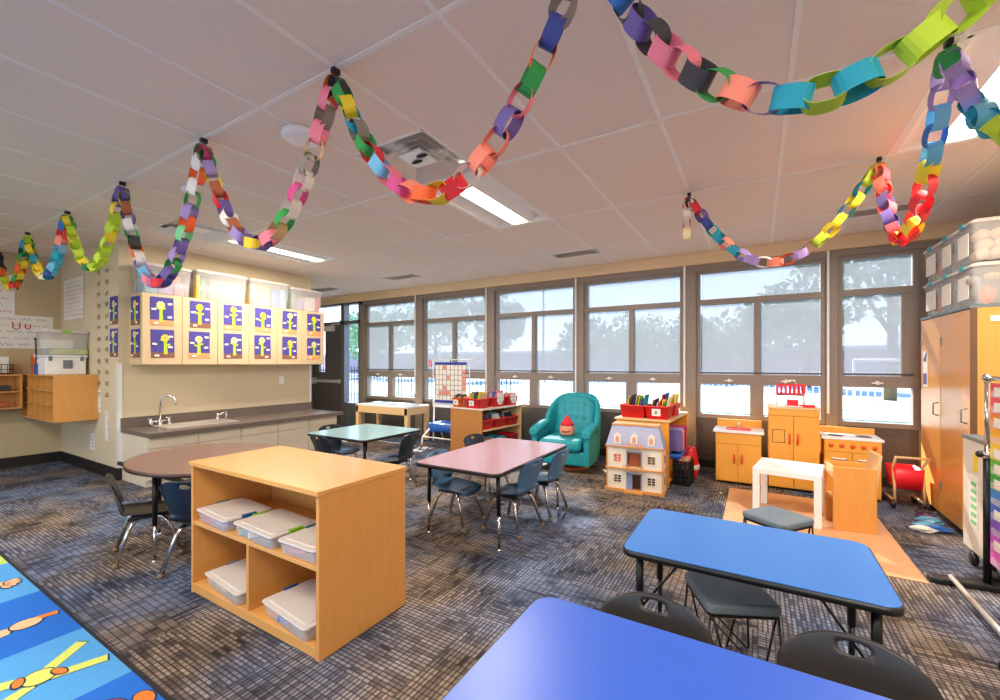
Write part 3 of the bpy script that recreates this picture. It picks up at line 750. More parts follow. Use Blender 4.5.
for i in range(6):
    yc = 2.03+.385*i+.185
    for j in (0, 1):
        sd += 1; so_ = SO if (i*2+j) in (0, 3, 4, 6, 8, 10, 11) else SB
        flower('%s flower collage with %s soil on the %s cabinet door from the sink end' % (['upper', 'lower'][j], 'orange' if so_ is SO else 'brown', dn[i]), None, so_, sd,
               (UX+.002, yc+rnd.uniform(-.01, .01), 1.285+.605-.365*j), (0, rnd.uniform(-.02, .02), PI/2))
for j in (0, 1):
    flower('flower collage on the end panel of the wall cabinets, '+['upper one', 'lower one'][j], None, SB, 40+j, (-5.93, 2.021, 1.89-.365*j), (0, 0, 0))
    flower('flower collage on the corner of the tan wall, '+['upper one', 'lower one'][j], None, SB, 50+j, (-6.22, 1.927, 1.90-.365*j), (0, 0, 0))
# bins on top of the wall cabinets
def tub(label, loc, w_, d_, h_, items, group, rz=0, card=None, lidc=None, name='storage_tub'):
    t = T(name, label, 'storage bin', loc, rz, group)
    hx, hy = w_/2, d_/2; rs = []
    for z, k in ((0, .90), (.006, .91), (h_-.03, .985), (h_-.03, .955), (.012, .885)):
        rs.append([(x*k, y*k, z) for x, y in rrect(-hx, hx, -hy, hy, .025, 3)])
    MB().rings(rs, caps=True).build('tub_body', M_CLEAR, t)
    MB().prism(rrect(-hx-.006, hx+.006, -hy-.006, hy+.006, .028, 4), h_-.032, h_-.014).prism(rrect(-hx+.015, hx-.015, -hy+.015, hy-.015, .02, 4), h_-.014, h_).build('lid', M_LIDC, t, .003)
    for (c, x, y, z, sx_, sy_, sz_) in items:
        MB().cb((x, y, z+sz_/2+.014), (sx_, sy_, sz_)).build('contents', paper(c), t, .006)
    if card:
        MB().box(hx*.975 if False else -card[0]/2, card[0]/2, -hy*.99-.003, -hy*.99, card[1], card[1]+card[2]).build('paper_card', card[3], t)
    if lidc: 
        MB().cb((0, -hy-.006, h_-.02), (.08, .016, .03)).build('lid_clip', lidc, t, .004)
    return t
M_LIDC = clear('frosted_lid', '#f3ece4', .6, .3)
gt = 'clear tubs on top of the wall cabinets'
ty = 2.087
tub('clear tub of blue and purple paper, nearest on the wall cabinets behind the hanging chain', (-5.94, 2.28, ty), .26, .50, .34, [('skyblue', 0, -.14, 0, .18, .12, .22), ('lilac', 0, .0, 0, .18, .14, .24), ('pink', 0, .14, 0, .16, .1, .15), ('coral', .02, .1, .15, .1, .1, .08)], gt)
tub('clear tub with yellow and green rolls, second along on the wall cabinets', (-5.94, 2.88, ty), .26, .62, .36, [('yellow', .05, -.27, 0, .08, .04, .28), ('green', .03, -.2, 0, .08, .05, .24), ('grey', 0, 0, 0, .17, .26, .25), ('cream', .01, .18, 0, .17, .14, .22), ('pink', .03, .1, .2, .1, .12, .06)], gt)
tub('clear tub holding tan, lime and blue packs, third on the wall cabinets', (-5.94, 3.50, ty), .26, .57, .36, [('tan', 0, -.22, 0, .17, .09, .27), ('lime', .02, -.08, .08, .16, .16, .18), ('mint', .02, -.08, 0, .17, .16, .09), ('blue', .03, .1, 0, .15, .12, .24), ('skyblue', 0, .21, 0, .15, .08, .26)], gt)
tub('clear tub of dark green, purple and white pieces, farthest on the wall cabinets', (-5.94, 4.07, ty), .26, .53, .33, [('darkgreen', .02, -.2, 0, .15, .07, .22), ('lilac', .03, -.08, 0, .12, .08, .16), ('white', 0, .08, 0, .17, .18, .2), ('pink', .02, .2, 0, .14, .08, .22)], gt)

# ---------------------------------------------------------------- left corner: cubbies, shelves, charts
t = T('mail_cubby', 'honey wood wall cubby box with rows of small slots in the left corner', 'cubby', (-6.69, 1.55, .64))
MB().box(-1.25, 0, 0, .378, .515, .53).build('top', W_PLYX, t, .002)
MB().box(-1.25, 0, 0, .378, 0, .015).build('bottom', W_PLYX, t, .002)
for x in (-1.25, -.015): MB().box(x, x+.015, 0, .378, .015, .515).build('side_panel', W_PLY, t, .002)
MB().box(-1.235, -.015, .365, .378, .015, .515).build('back_panel', W_PLY, t)
for k in range(1, 3): MB().box(-1.235, -.015, .004, .365, .015+.167*k-.006, .015+.167*k+.006).build('shelf_board', W_PLYX, t)
for k in range(1, 5): MB().box(-1.235+1.22*k/5-.012, -1.235+1.22*k/5+.012, .006, .36, .015, .515).build('slot_divider', W_PLY, t)
t = T('wall_shelf', 'open wooden two-tier wall shelf on the far left wall', 'shelf', (-7.99, .95, .75))
MB().box(0, .27, -.6, .57, .40, .418).build('top', W_PLYX, t, .002)
MB().box(0, .27, -.6, .57, .0, .018).build('bottom', W_PLYX, t, .002)
MB().box(0, .27, -.58, .55, .20, .215).build('shelf_board', W_PLYX, t, .002)
for y in (-.6, .552): MB().box(0, .27, y, y+.018, .018, .40).build('side_panel', W_PLY, t)
MB().box(0, .01, -.58, .55, .018, .40).build('back_panel', W_PLY, t)
for k, (yy, zz, c) in enumerate(((1.38, .966, 'charcoal'), (1.28, .966, 'white'), (1.35, .769, 'brown'), (1.2, .769, 'charcoal'))):
    tag(MB().cb((0, 0, .03), (.16, .12, .05)).cb((.02, .01, .062), (.1, .08, .012)).build('supply_tray', paper(c), bevel=.004, loc=(-7.85, yy, zz)), ['black tray of supplies', 'white paper tray', 'brown supply tray', 'charcoal supply tray'][k]+[' on the upper shelf, nearer the cubby', ' on the upper shelf, farther left', ' on the lower shelf, nearer the cubby', ' on the lower shelf, farther left'][k]+' of the left wall shelf', 'tray')
t = T('wire_basket', 'small black wire basket of white papers on top of the left wall shelf', 'basket', (-7.84, 1.30, 1.169))
mb = MB()
for z in (.005, .06, .12): mb.tube([(-.1, -.15, z), (.1, -.15, z), (.1, .15, z), (-.1, .15, z)], .004, 6, closed=True)
for q in range(7): mb.tube([(.1, -.15+.05*q, .005), (.1, -.15+.05*q, .12)], .003, 5); mb.tube([(-.1, -.15+.05*q, .005), (-.1, -.15+.05*q, .12)], .003, 5)
mb.build('wire_frame', M_BLKMET, t)
for q in range(4): MB().cb((-.04+.03*q, 0, .08+.012*q), (.003, .24, .13+.02*q)).build('papers', M_PAPER, t)
CT = .64+.53
t = T('document_case', 'white lidded plastic file case on the mail cubby', 'box', (-7.09, 1.72, CT), PI/2)
MB().box(-.175, .175, -.14, .14, 0, .20).build('case_body', M_WHITE, t, .012)
MB().box(-.185, .185, -.15, .15, .20, .225).build('lid', M_WHITE, t, .008)
MB().box(-.03, .05, -.152, -.14, .07, .17).build('handle', M_GREYL, t, .004)
for x in (-.15, .12): MB().box(x, x+.03, -.153, -.14, .16, .215).build('latch', M_GREYL, t, .002)
t = tub('clear lidded box with green edge holding green cards, on top of the white file case', (-7.09, 1.72, CT+.225), .40, .28, .30, [('lime', .05, -.02, 0, .3, .16, .06), ('white', -.05, 0, .07, .25, .14, .1)], 'boxes stacked on the mail cubby', rz=PI/2, lidc=M_GREENL, name='lidded_box')
t = T('magazine_holder', 'orange cardboard magazine holder on the mail cubby', 'file holder', (-7.80, 1.68, CT))
MB().prism([(-.12, 0), (.12, 0), (.12, .16), (-.12, .24)], -.05, .05, M=Matrix.Rotation(PI/2, 4, 'X')).build('holder', M_ORANGE, t, .004)
MB().cb((0, 0, .22), (.16, .07, .06)).build('papers', M_PAPER, t)
t = T('craft_caddy', 'black and blue craft caddy between the orange holder and the white file case', 'caddy', (-7.46, 1.66, CT))
MB().box(-.1, .1, -.08, .08, 0, .13).build('blue_cup', M_BLUEP, t, .008)
MB().box(-.09, .09, -.02, .07, .13, .32).build('black_pouch', M_BLACK, t, .01)
MB().cb((.02, -.04, .16), (.12, .03, .05), rz=.2).build('paper_slips', M_PAPER, t)
MB().tube([(-.12, -.05, .1), (-.15, -.05, .42)], .008).ball((-.15, -.05, .43), .018).build('stick', pm('dark_plum', '#4a3350', .5), t)
MB().cb((0, .02, .34), (.1, .05, .03)).build('yellow_pad', paper('yellow'), t, .003)
INK = [pm('pink_ink', '#c2607a', .7), pm('grey_ink', '#77717a', .7), pm('red_ink', '#c1272d', .7), pm('green_ink', '#5a9c4e', .7)]
def squig(mb, x0, x1, z, rr, amp=.012, w_=.004, y=-.0025):
    # handwriting-like scribble on a sheet facing -y in local x/z
    n = int((x1-x0)/.012)+2; pts = []
    for i in range(n):
        pts.append((x0+(x1-x0)*i/(n-1), z+amp*math.sin(i*1.9+rr.random()*1.5)))
    for (a, b), (c, d) in zip(pts[:-1], pts[1:]):
        dx, dz = c-a, d-b; l = math.hypot(dx, dz); nx, nz = -dz/l*w_/2, dx/l*w_/2
        mb.add([(a+nx, y, b+nz), (a-nx, y, b-nz), (c-nx, y, d-nz), (c+nx, y, d+nz)], [(0, 1, 2, 3)])
def chart(label, loc, rz, w_, h_, rows, seed, uu=False):
    rr = random.Random(seed)
    t = T('chart_paper', label, 'poster', loc, rz, 'handwritten wall charts')
    MB().box(-w_/2, w_/2, -.0015, .0, -h_/2, h_/2).build('sheet', M_PAPER, t)
    for k in range(rows):
        mb = MB(); z = h_/2-.05-(h_-.1)*k/max(1, rows-1)
        x0_ = -w_/2+.04+rr.random()*.05
        while x0_ < w_/2-.08:
            x1_ = x0_+.05+rr.random()*.1; squig(mb, x0_, min(x1_, w_/2-.03), z, rr, .010+.01*rr.random()); x0_ = x1_+.03
        mb.build('handwriting', INK[k % 3 if not uu else (k+1) % 2], t)
    if uu:
        mb = MB()
        for cx_, s in ((.0, 1), (.10, .72)):
            pts = [(cx_-.03*s, .06*s)]+[(cx_-.03*s*math.cos(R(a)), .0-.03*s*math.sin(R(a))) for a in range(0, 181, 20)]+[(cx_+.03*s, .06*s)]
            for (a, b), (c, d) in zip(pts[:-1], pts[1:]):
                dx, dz = c-a, d-b; l = math.hypot(dx, dz); nx, nz = -dz/l*.006, dx/l*.006
                mb.add([(a+nx+.12, -.003, b+nz+.06), (a-nx+.12, -.003, b-nz+.06), (c-nx+.12, -.003, d-nz+.06), (c+nx+.12, -.003, d+nz+.06)], [(0, 1, 2, 3)])
        mb.build('letters', INK[2], t)
    return t
chart('tall white chart paper with pink and grey writing, upper left on the far left wall', (-7.995, 1.22, 2.15), PI/2, .58, .50, 6, 3)
chart('wide white chart paper with red letters Uu on the wall above the cubby', (-7.993, 1.40, 1.70), PI/2, .90, .42, 5, 4, True)
chart('white chart paper with pink and grey writing beside the letter strips on tan wall', (-7.52, 1.926, 2.13), 0, .70, .52, 9, 5)
t = T('letter_strip', 'vertical strip of handwritten letters down the tan wall, nearer the charts', 'wall display', (-6.66, 1.926, 1.55))
for k in range(13):
    mb = MB(); rr = random.Random(100+k); squig(mb, -.05, .05, .95-.13*k, rr, .03, .007); mb.build('letter_marks', M_BLKINK if False else pm('brown_ink', '#6d5a45', .7), t)
t = T('letter_strip', 'vertical strip of handwritten letters down the tan wall, nearer the corner', 'wall display', (-6.42, 1.926, 1.55))
for k in range(13):
    mb = MB(); rr = random.Random(200+k); squig(mb, -.05, .05, .95-.13*k, rr, .03, .007); mb.build('letter_marks', pm('brown_ink', '#6d5a45', .7), t)
for k, (x, z, w_, h_, lb) in enumerate(((-6.66, .86, .16, .26, 'upper'), (-6.86, .36, .16, .2, 'lowest'), (-6.42, .58, .1, .34, 'tall narrow'))):
    t = T('posted_sheet', lb+' small white sheet taped on the tan wall near the corner', 'poster', (x, 1.926, z))
    MB().box(-w_/2, w_/2, -.0015, 0, -h_/2, h_/2).build('sheet', M_PAPER, t)
    mb = MB(); rr = random.Random(k)
    for q in range(4): squig(mb, -w_/2+.02, w_/2-.02, h_/2-.04-q*(h_-.08)/3, rr, .01)
    mb.build('handwriting', INK[1], t)

# ---------------------------------------------------------------- rug
rug = T('alphabet_rug', 'striped blue and green alphabet rug in the lower left corner', 'rug', (0, 0, 0))
LB = pm('rug_light_blue', '#4d9bd8', .95, var=.1, scale=60); DB = pm('rug_blue', '#1668c8', .95, var=.1, scale=60); LM = pm('rug_lime', '#b5d468', .95, var=.1, scale=60)
MB().box(-5.0, -1.55, -1.2, .775, 0, .006).build('rug_border', pm('rug_border_navy', '#20242c', .95), rug, .002)
for a, b, m_ in ((-4.98, -4.17, LM), (-4.17, -3.50, LB), (-3.50, -2.83, DB), (-2.83, -2.255, LB), (-2.255, -1.57, DB)):
    MB().box(a, b, -1.18, .758, .006, .008).build('rug_stripe', m_, rug)
def figpoly(name, pts, mat, z=.009, outline=True):
    mb = MB()
    if outline:
        cx_ = sum(p[0] for p in pts)/len(pts); cy_ = sum(p[1] for p in pts)/len(pts)
        ol = []
        for x, y in pts:
            l = math.hypot(x-cx_, y-cy_)+1e-6; ol.append((cx_+(x-cx_)*(1+.007/l), cy_+(y-cy_)*(1+.007/l)))
        MB().prism(ol, z-.001, z).build(name+'_outline', pm('rug_outline', '#20324a', .95), rug)
    mb.prism(pts, z-.001, z+.0006).build(name, mat, rug)
YG = pm('rug_yellow_green', '#cfd96a', .95); PCH = pm('rug_peach', '#eeb88a', .95); RO = pm('rug_orange', '#e07a2e', .95)
figpoly('rug_figure_arm', [(-2.71, .705), (-2.665, .73), (-2.53, .57), (-2.575, .545)], YG)
figpoly('rug_figure_arm', [(-2.475, .745), (-2.425, .73), (-2.48, .56), (-2.53, .57)], YG, .0095)
figpoly('rug_figure_arm', [(-2.57, .55), (-2.53, .52), (-2.60, .33), (-2.67, .36)], YG)
figpoly('rug_figure_arm', [(-2.52, .53), (-2.47, .52), (-2.36, .33), (-2.43, .30)], YG, .0095)
el = lambda cx_, cy_, a_, b_, an=0, n=18: [(cx_+a_*math.cos(2*PI*i/n)*math.cos(an)-b_*math.sin(2*PI*i/n)*math.sin(an), cy_+a_*math.cos(2*PI*i/n)*math.sin(an)+b_*math.sin(2*PI*i/n)*math.cos(an)) for i in range(n)]
figpoly('rug_figure_body', el(-2.535, .545, .055, .05), YG, .0105)
figpoly('rug_figure_paw', el(-2.51, .60, .035, .016, .3), RO, .012)
figpoly('rug_figure_paw', el(-2.555, .49, .035, .016, -.3), RO, .012)
figpoly('rug_figure_body', [(-3.16, .30), (-3.04, .30), (-3.06, .56), (-3.13, .58)], PCH)
figpoly('rug_figure_head', el(-3.11, .625, .05, .055), PCH, .0105)
figpoly('rug_figure_bar', [(-3.155, .665), (-3.115, .655), (-3.10, .735), (-3.14, .745)], RO, .010)
figpoly('rug_figure_body', [(-3.87, .5), (-3.80, .5), (-3.75, .62), (-3.82, .64)], PCH)
figpoly('rug_hand', el(-3.78, .655, .045, .04), PCH, .0105)
for an in (-.6, -.2, .2, .6, 1.0): figpoly('rug_finger', el(-3.78+.06*math.sin(an+.3), .655+.05*math.cos(an+.3), .014, .032, -(an+.3)), PCH, .012)
figpoly('rug_figure_spot', el(-2.03, .72, .05, .03), RO, .0105)
figpoly('rug_figure_body', el(-2.05, .62, .09, .06), pm('rug_magenta', '#b0305e', .95), .0105)

# ================================================================= WINDOW SIDE
# sand/sensory table
t = T('sensory_table', 'light wooden activity table with white top under the left windows', 'table', (-5.41, 5.42, 0))
MB().box(-.60, .60, -.27, .27, .575, .60).build('lid', M_WHITE, t, .004)
mb = MB(); mb.box(-.6, .6, -.27, -.25, .46, .575); mb.box(-.6, .6, .25, .27, .46, .575); mb.box(-.6, -.58, -.25, .25, .46, .575); mb.box(.58, .6, -.25, .25, .46, .575)
mb.build('apron', W_LT, t, .003)
for x in (-.57, .57):
    for y in (-.235, .235): MB().cb((x, y, .29), (.07, .07, .58)).build('leg', W_LT, t, .006)
# chart stand (easel)
t = T('easel_stand', 'white rolling chart stand with lower shelf beside the bookcase', 'easel', (-4.12, 5.42, 0))
WT = M_WHITE
for x in (-.36, .23):
    MB().tube([(x, -.02, .06), (x, 0, .60), (x, 0, .72)], .014, 10).build('post', WT, t)
    MB().tube([(x, -.30, .04), (x, -.28, .16), (x, -.10, .26), (x, .16, .22), (x, .24, .04)], .014, 10).build('side_frame', WT, t)
    for y in (-.30, .24): MB().lathe([(.002, -.012), (.03, -.012), (.03, .012), (.002, .012)], (0, 0, 0), 14, M=Matrix.Translation((x, y, .03)) @ Matrix.Rotation(PI/2, 4, 'Y')).build('caster', pm('copper_wheel', '#b5713f', .5), t)
MB().box(-.38, .25, -.015, .015, .60, .73).build('white_panel', WT, t, .006)
MB().tube([(-.36, -.28, .16), (.23, -.28, .16)], .011).tube([(-.36, .16, .22), (.23, .16, .22)], .011).build('cross_bar', WT, t)
MB().tube([(-.38, .0, .72), (-.38, .0, 1.36)], .008).tube([(.335, .0, .72), (.335, .0, 1.36)], .008).tube([(-.42, 0, 1.36), (.55, 0, 1.36)], .008).build('chart_frame', WT, t)
MB().cb((-.44, 0, 1.30), (.05, .04, .12)).build('clip', pm('pink_clip', '#e58d9a', .5), t, .01)
t = T('supply_bin', 'bright blue plastic bin on the lower shelf of the white chart stand', 'bin', (-4.185, 5.38, .235))
rs = [[(x*k, y*k, z) for x, y in rrect(-.26, .26, -.17, .17, .03, 3)] for z, k in ((0, .9), (.13, 1), (.13, .96), (.01, .87))]
MB().rings(rs).build('bin_body', M_BLUEP, t)
MB().cb((0, 0, .06), (.4, .26, .07)).build('papers', M_PAPER, t, .004)
t = T('pocket_grid_chart', 'grid pocket chart with blue hems hanging on the white chart stand', 'chart', (-4.12, 5.38, 1.0))
MB().box(-.30, .30, 0, .004, -.30, .30).build('backing', M_PAPER, t)
mb = MB()
for k in range(9): mb.box(-.30+.075*k-.003, -.30+.075*k+.003, -.003, 0, -.28, .28)
for k in range(8): mb.box(-.30, .30, -.003, 0, -.28+.08*k-.003, -.28+.08*k+.003)
mb.build('grid_lines', pm('plum_line', '#5b4858', .7), t)
for z in (-.32, .28): MB().box(-.31, .31, -.008, .008, z, z+.04).build('hem', pm('navy_hem', '#283a9a', .6), t, .003)
rr = random.Random(3)
for k in range(12):
    i, j = rr.randrange(8), rr.randrange(7)
    MB().cb((-.2625+.075*i, -.005, -.24+.08*j), (.055, .002, .06)).build('card', paper(rr.choice(['white', 'cream', 'coral'])), t)
MB().tube([(0, 0, .32), (0, 0, .37)], .006).build('hook', M_BLACK, t)

def bookbin(label, loc, w_, d_, h_, mat, rz=0, card=True, group='book bins', name='book_bin'):
    t = T(name, label, 'bin', loc, rz, group); hx, hy = w_/2, d_/2
    rs = [[(x*k, y*k, z) for x, y in rrect(-hx, hx, -hy, hy, .02, 3)] for z, k in ((0, .84), (h_-.012, .97), (h_-.012, 1.0), (h_, 1.0), (h_, .94), (.008, .80))]
    MB().rings(rs).build('bin_body', mat, t)
    if card:
        MB().add([(-.045, -hy*.93, h_*.25), (.045, -hy*.93, h_*.25), (.045, -hy*.99, h_*.8), (-.045, -hy*.99, h_*.8)], [(0, 1, 2, 3)]).build('label_card', M_PAPER, t, solid=.002)
        MB().ball((0, -hy*.985, h_*.52), (.012, .003, .018), 8).build('label_picture', M_GREYL, t)
    return t
BC = ['yellow', 'green', 'navy', 'white', 'tan', 'charcoal', 'purple', 'orange', 'teal', 'lilac', 'red', 'cream']
def book(label, loc, rz, w_, h_, c, group, tilt=0):
    mb = MB(); th = .009
    mb.box(-w_/2, w_/2, -th/2, -th/2+.0015, 0, h_); mb.box(-w_/2, w_/2, th/2-.0015, th/2, 0, h_); mb.box(-w_/2, -w_/2+.002, -th/2, th/2, 0, h_)
    mb.box(-w_/2+.002, w_/2-.004, -th/2+.0015, th/2-.0015, .004, h_-.004, 1)
    o = mb.build('picture_book', [paper(c), M_PAPER]); tag(o, label, 'book', group)
    o.location = loc; o.rotation_euler = (tilt, 0, rz); return o
def fill_books(binloc, rz, w_, d_, n, cols, where, group, h_=.17, bw=.14, tilt=-.25, along='y'):
    c, s = math.cos(rz), math.sin(rz); seen = {}
    for k in range(n):
        q = (k+.5)/n-.5
        lx, ly = (0, q*d_) if along == 'y' else (q*w_, 0)
        x = binloc[0]+lx*c-ly*s; y = binloc[1]+lx*s+ly*c
        cc = cols[k % len(cols)]
        o = book('thin %s picture book in the %s' % (cc, where), (x, y, binloc[2]+.022), rz+(0 if along == 'y' else PI/2), bw, h_*(1+.12*math.sin(k*2.3)), cc, group, tilt if along == 'y' else .18)
# bookcase beside the chart stand, opening towards +x, slightly turned
A = R(-7); c_, s_ = math.cos(A), math.sin(A)
bx0, by0 = -3.22, 4.90
def BL(x, y): return (bx0+x*c_-y*s_, by0+x*s_+y*c_)
t = T('bookcase', 'low maple bookcase with red book bins on its shelves, turned towards the armchair', 'bookcase', (bx0, by0, 0), A)
WB = wood('maple_end_panel', '#c98a4c', '#b3743a', .4)
MB().box(-.60, .012, -.012, .962, .655, .675).build('top', pm('pale_top', '#e9ddca', .35), t, .002)
MB().box(-.59, 0, 0, .02, 0, .655).build('side_panel', WB, t, .002)
MB().box(-.59, 0, .93, .95, 0, .655).build('side_panel', W_LT, t, .002)
MB().box(-.59, -.575, .02, .93, .05, .655).build('back_panel', W_LT, t)
for z in (.05, .36): MB().box(-.575, -.005, .02, .93, z, z+.018).build('shelf_board', W_LT, t, .002)
MB().box(-.03, -.01, .02, .93, 0, .05).build('base_rail', W_LT, t)
gg = 'bins on top of the bookcase beside the chart stand'
tops = [(-.50, .12, .17, .22, M_ORANGE, 'orange book bin, leftmost on top of the bookcase by the chart stand'), (-.20, .13, .30, .24, M_RED, 'red book bin with round label, front corner of the bookcase top by the chart stand'),
        (-.15, .46, .24, .26, M_RED, 'red book bin, middle of the bookcase top by the chart stand'), (-.15, .78, .24, .26, M_RED, 'red book bin at the armchair end of the bookcase top')]
for k, (lx, ly, w_, d_, mt, lb) in enumerate(tops):
    x, y = BL(lx, ly); rz_ = A+(0 if k < 2 else PI/2)
    bookbin(lb, (x, y, .675), w_ if k < 2 else d_, d_ if k < 2 else w_, .135, mt, rz_, True, gg)
    wh = ['orange bin on the bookcase by the chart stand', 'front red bin on the bookcase near chart stand', 'middle red bin on the bookcase near chart stand', 'red bin on the armchair end of the bookcase'][k]
    fill_books((x, y, .675), A, .22, .16 if k < 2 else .2, 8 if k else 6, [['grey', 'charcoal', 'tan'], ['yellow', 'tan', 'lime', 'purple', 'charcoal', 'green'], ['lilac', 'pink', 'white', 'skyblue', 'purple'], ['coral', 'white', 'red']][k], wh, 'picture books in the bins on the bookcase', .19 if k in (1, 2) else .15, .11 if k == 0 else .15, .2, 'x')
for k, ly in enumerate((.17, .47, .77)):
    x, y = BL(-.14, ly)
    nm = ['nearest the camera', 'in the middle', 'at the armchair end'][k]
    bookbin('red book bin on the upper shelf inside the bookcase, '+nm, (x, y, .378), .26, .24, .13, M_RED, A+PI/2, False, 'red bins inside the bookcase')
    fill_books((x, y, .378), A+PI/2, .2, .14, 4, [['charcoal', 'orange', 'black'], ['white', 'teal', 'skyblue'], ['black', 'white', 'skyblue']][k], 'inner red bin '+nm, 'picture books inside the bookcase', .17, .17, -.35)
for k, (ly, mt, lb) in enumerate(((.2, pm('pale_pink_bin', '#dba6a6', .5), 'pale pink bin'), (.45, pm('aqua_bin', '#29a6bd', .4), 'aqua bin'), (.78, M_RED, 'red bin'))):
    x, y = BL(-.14, ly)
    bookbin(lb+' on the lowest shelf of the bookcase by the chart stand', (x, y, .068), .24, .24, .17, mt, A+PI/2, False, 'bins on the lowest shelf of the bookcase')

# ---------------------------------------------------------------- armchair
t = T('armchair', 'teal button-tufted armchair on a wooden swivel base by the windows', 'armchair', (-2.05, 5.12, 0), R(5))
def smooth_box(x0, x1, y0, y1, z0, z1, name, mat, par, bev=.05, seg=4, M=None):
    return MB().box(x0, x1, y0, y1, z0, z1, M=M).build(name, mat, par, bev, seg)
smooth_box(-.31, .31, -.36, .30, .09, .26, 'seat_base', M_TEAL, t, .03)
smooth_box(-.26, .26, -.40, .22, .255, .40, 'seat_cushion', M_TEAL, t, .055)
# wraparound back and arms as a lofted shell
def backshell():
    mb = MB(); rs = []
    n = 26
    for i in range(n+1):
        a = -PI*.5+PI*(i/n)            # -90..90 : left arm - back - right arm
        px = .33*math.copysign(abs(math.sin(a))**.55, math.sin(a)); py = .02+.36*abs(math.cos(a))**.6
        hh = .52+.40*(math.cos(a)**1.1 if math.cos(a) > 0 else 0)
        hh = .50+.41*max(0, math.cos(a))**.55
        ux, uy = px, py; l = math.hypot(ux, uy-0.0)
        th = .065
        nx, ny = (math.copysign(1, px) if abs(px) > .2 else 0)*min(1, abs(math.sin(a))*1.2), max(0, math.cos(a)); ll = math.hypot(nx, ny) or 1; nx /= ll; ny /= ll
        lean = .10*max(0, math.cos(a))
        ring = []
        for (o, z) in ((th/2, .1), (th/2, .3), (th/2+.01, hh-.06), (th*.45, hh-.015), (0, hh), (-th*.45, hh-.015), (-th/2-.01, hh-.06), (-th/2-.01, .3), (-th/2, .1)):
            k = max(0, (z-.3)/.6)
            ring.append((px+nx*o, py+ny*o+lean*k, z))
        rs.append(ring)
    mb.rings(rs, closed=True, caps=True)
    return mb
backshell().build('back_and_sides', M_TEAL, t, sub=1)
for s in (-1, 1):
    rs = []
    for k in range(10):
        q = k/9; y = -.40+.42*q; z = .465+.03*math.sin(q*PI)+.06*q*q; r = .062*(1 if 0 < k else .8)
        rs.append([(s*(.325)+r*math.cos(2*PI*j/12), y, z+r*.85*math.sin(2*PI*j/12)) for j in range(12)])
    MB().rings(rs).box(s*.325-.035, s*.325+.035, -.37, .05, .1, .45).build('arm', M_TEAL, t, .008)
# inner back cushion with tufts
mb = MB(); rs = []
nx_, nz_ = 24, 20; vs_ = []; fs_ = []
tufts = [(u, v) for v in (.42, .62, .80) for u in (-.55, -.2, .2, .55)]
for j in range(nz_+1):
    for i in range(nx_+1):
        u = -1+2*i/nx_; v = j/nz_
        top = .86-.11*abs(u)**3
        z = .38+(top-.38)*v
        y = .235+.10*v-.03*(1-u*u)+.03*v*v
        for tu, tv in tufts:
            d2 = ((u-tu)*1.0)**2+((v-tv)*1.6)**2; y += .022*math.exp(-d2/.008)
        vs_.append((u*.25, y, z))
for j in range(nz_):
    for i in range(nx_): a = j*(nx_+1)+i; fs_.append((a, a+1, a+nx_+2, a+nx_+1))
mb.add(vs_, fs_, 0, True).build('back_cushion', M_TEAL, t, solid=.05)
for tu, tv in tufts:
    top = .86-.11*abs(tu)**3; z = .38+(top-.38)*tv; y = .235+.10*tv-.03*(1-tu*tu)+.03*tv*tv
    MB().ball((tu*.25, y-.008, z), (.011, .007, .011), 10).build('tuft_button', M_TEALB, t)
MB().lathe([(.26, .0), (.27, .02), (.20, .05), (.10, .07), (.08, .10)], (0, 0, 0), 24).build('swivel_base', pm('red_brown_wood', '#a4562c', .4), t)
# gnome pillow
t = T('gnome_plush', 'small peach plush gnome with a red pointed hat sitting on the teal armchair', 'plush toy', (-2.03, 5.03, .40), R(8))
MB().lathe([(.075, 0), (.092, .03), (.097, .09), (.085, .145), (.05, .165), (.01, .17)], (0, 0, 0), 20).build('body', pm('peach_plush', '#e9977c', .9), t, sub=1)
MB().lathe([(.088, .135), (.066, .17), (.035, .215), (.012, .25), (.002, .26)], (0, 0, 0), 20).build('hat', pm('red_felt', '#dd2a35', .9), t)
for s in (-1, 1): MB().ball((s*.03, -.074, .125), .008, 8).build('eye', M_BLACK, t)
MB().tube([(-.05, -.075, .075), (-.02, -.092, .062), (.02, -.092, .062), (.05, -.075, .075)], .008, 8).build('smile_band', pm('brown_thread', '#8a3b30', .9), t)
MB().ball((0, -.085, .10), (.012, .012, .010), 8).build('nose', pm('peach_nose', '#d9775f', .9), t)

# ---------------------------------------------------------------- bookcase behind the dollhouse
A2 = R(-3)
t = T('bookcase', 'low wooden bookcase behind the dollhouse with two red bins on its pale top', 'bookcase', (-.79, 4.76, 0), A2)
MB().box(-.575, .015, -.015, 1.0, .682, .702).build('top', W_LT, t, .003)
for y in (.0, .96): MB().box(-.56, 0, y, y+.02, 0, .682).build('side_panel', W_HON, t, .002)
MB().box(-.56, -.545, .02, .96, .05, .682).build('back_panel', W_HON, t)
for z in (.05, .36): MB().box(-.545, -.0, .02, .96, z, z+.018).build('shelf_board', W_HON, t, .002)
def B2(x, y): c, s = math.cos(A2), math.sin(A2); return (-.79+x*c-y*s, 4.76+x*s+y*c)
x, y = B2(-.40, .19); bookbin('red book bin on the left of the bookcase top behind the dollhouse', (x, y, .702), .29, .30, .14, M_RED, A2, False, 'red bins behind the dollhouse')
fill_books((x, y, .702), A2, .2, .2, 7, ['yellow', 'charcoal', 'navy', 'tan', 'lime', 'purple', 'teal'], 'left red bin behind the dollhouse', 'picture books behind the dollhouse', .21, .16, .18, 'x')
x, y = B2(-.14, .17); bookbin('red book bin with white card, right side of the bookcase top behind the dollhouse', (x, y, .702), .25, .27, .14, M_RED, A2, True, 'red bins behind the dollhouse')
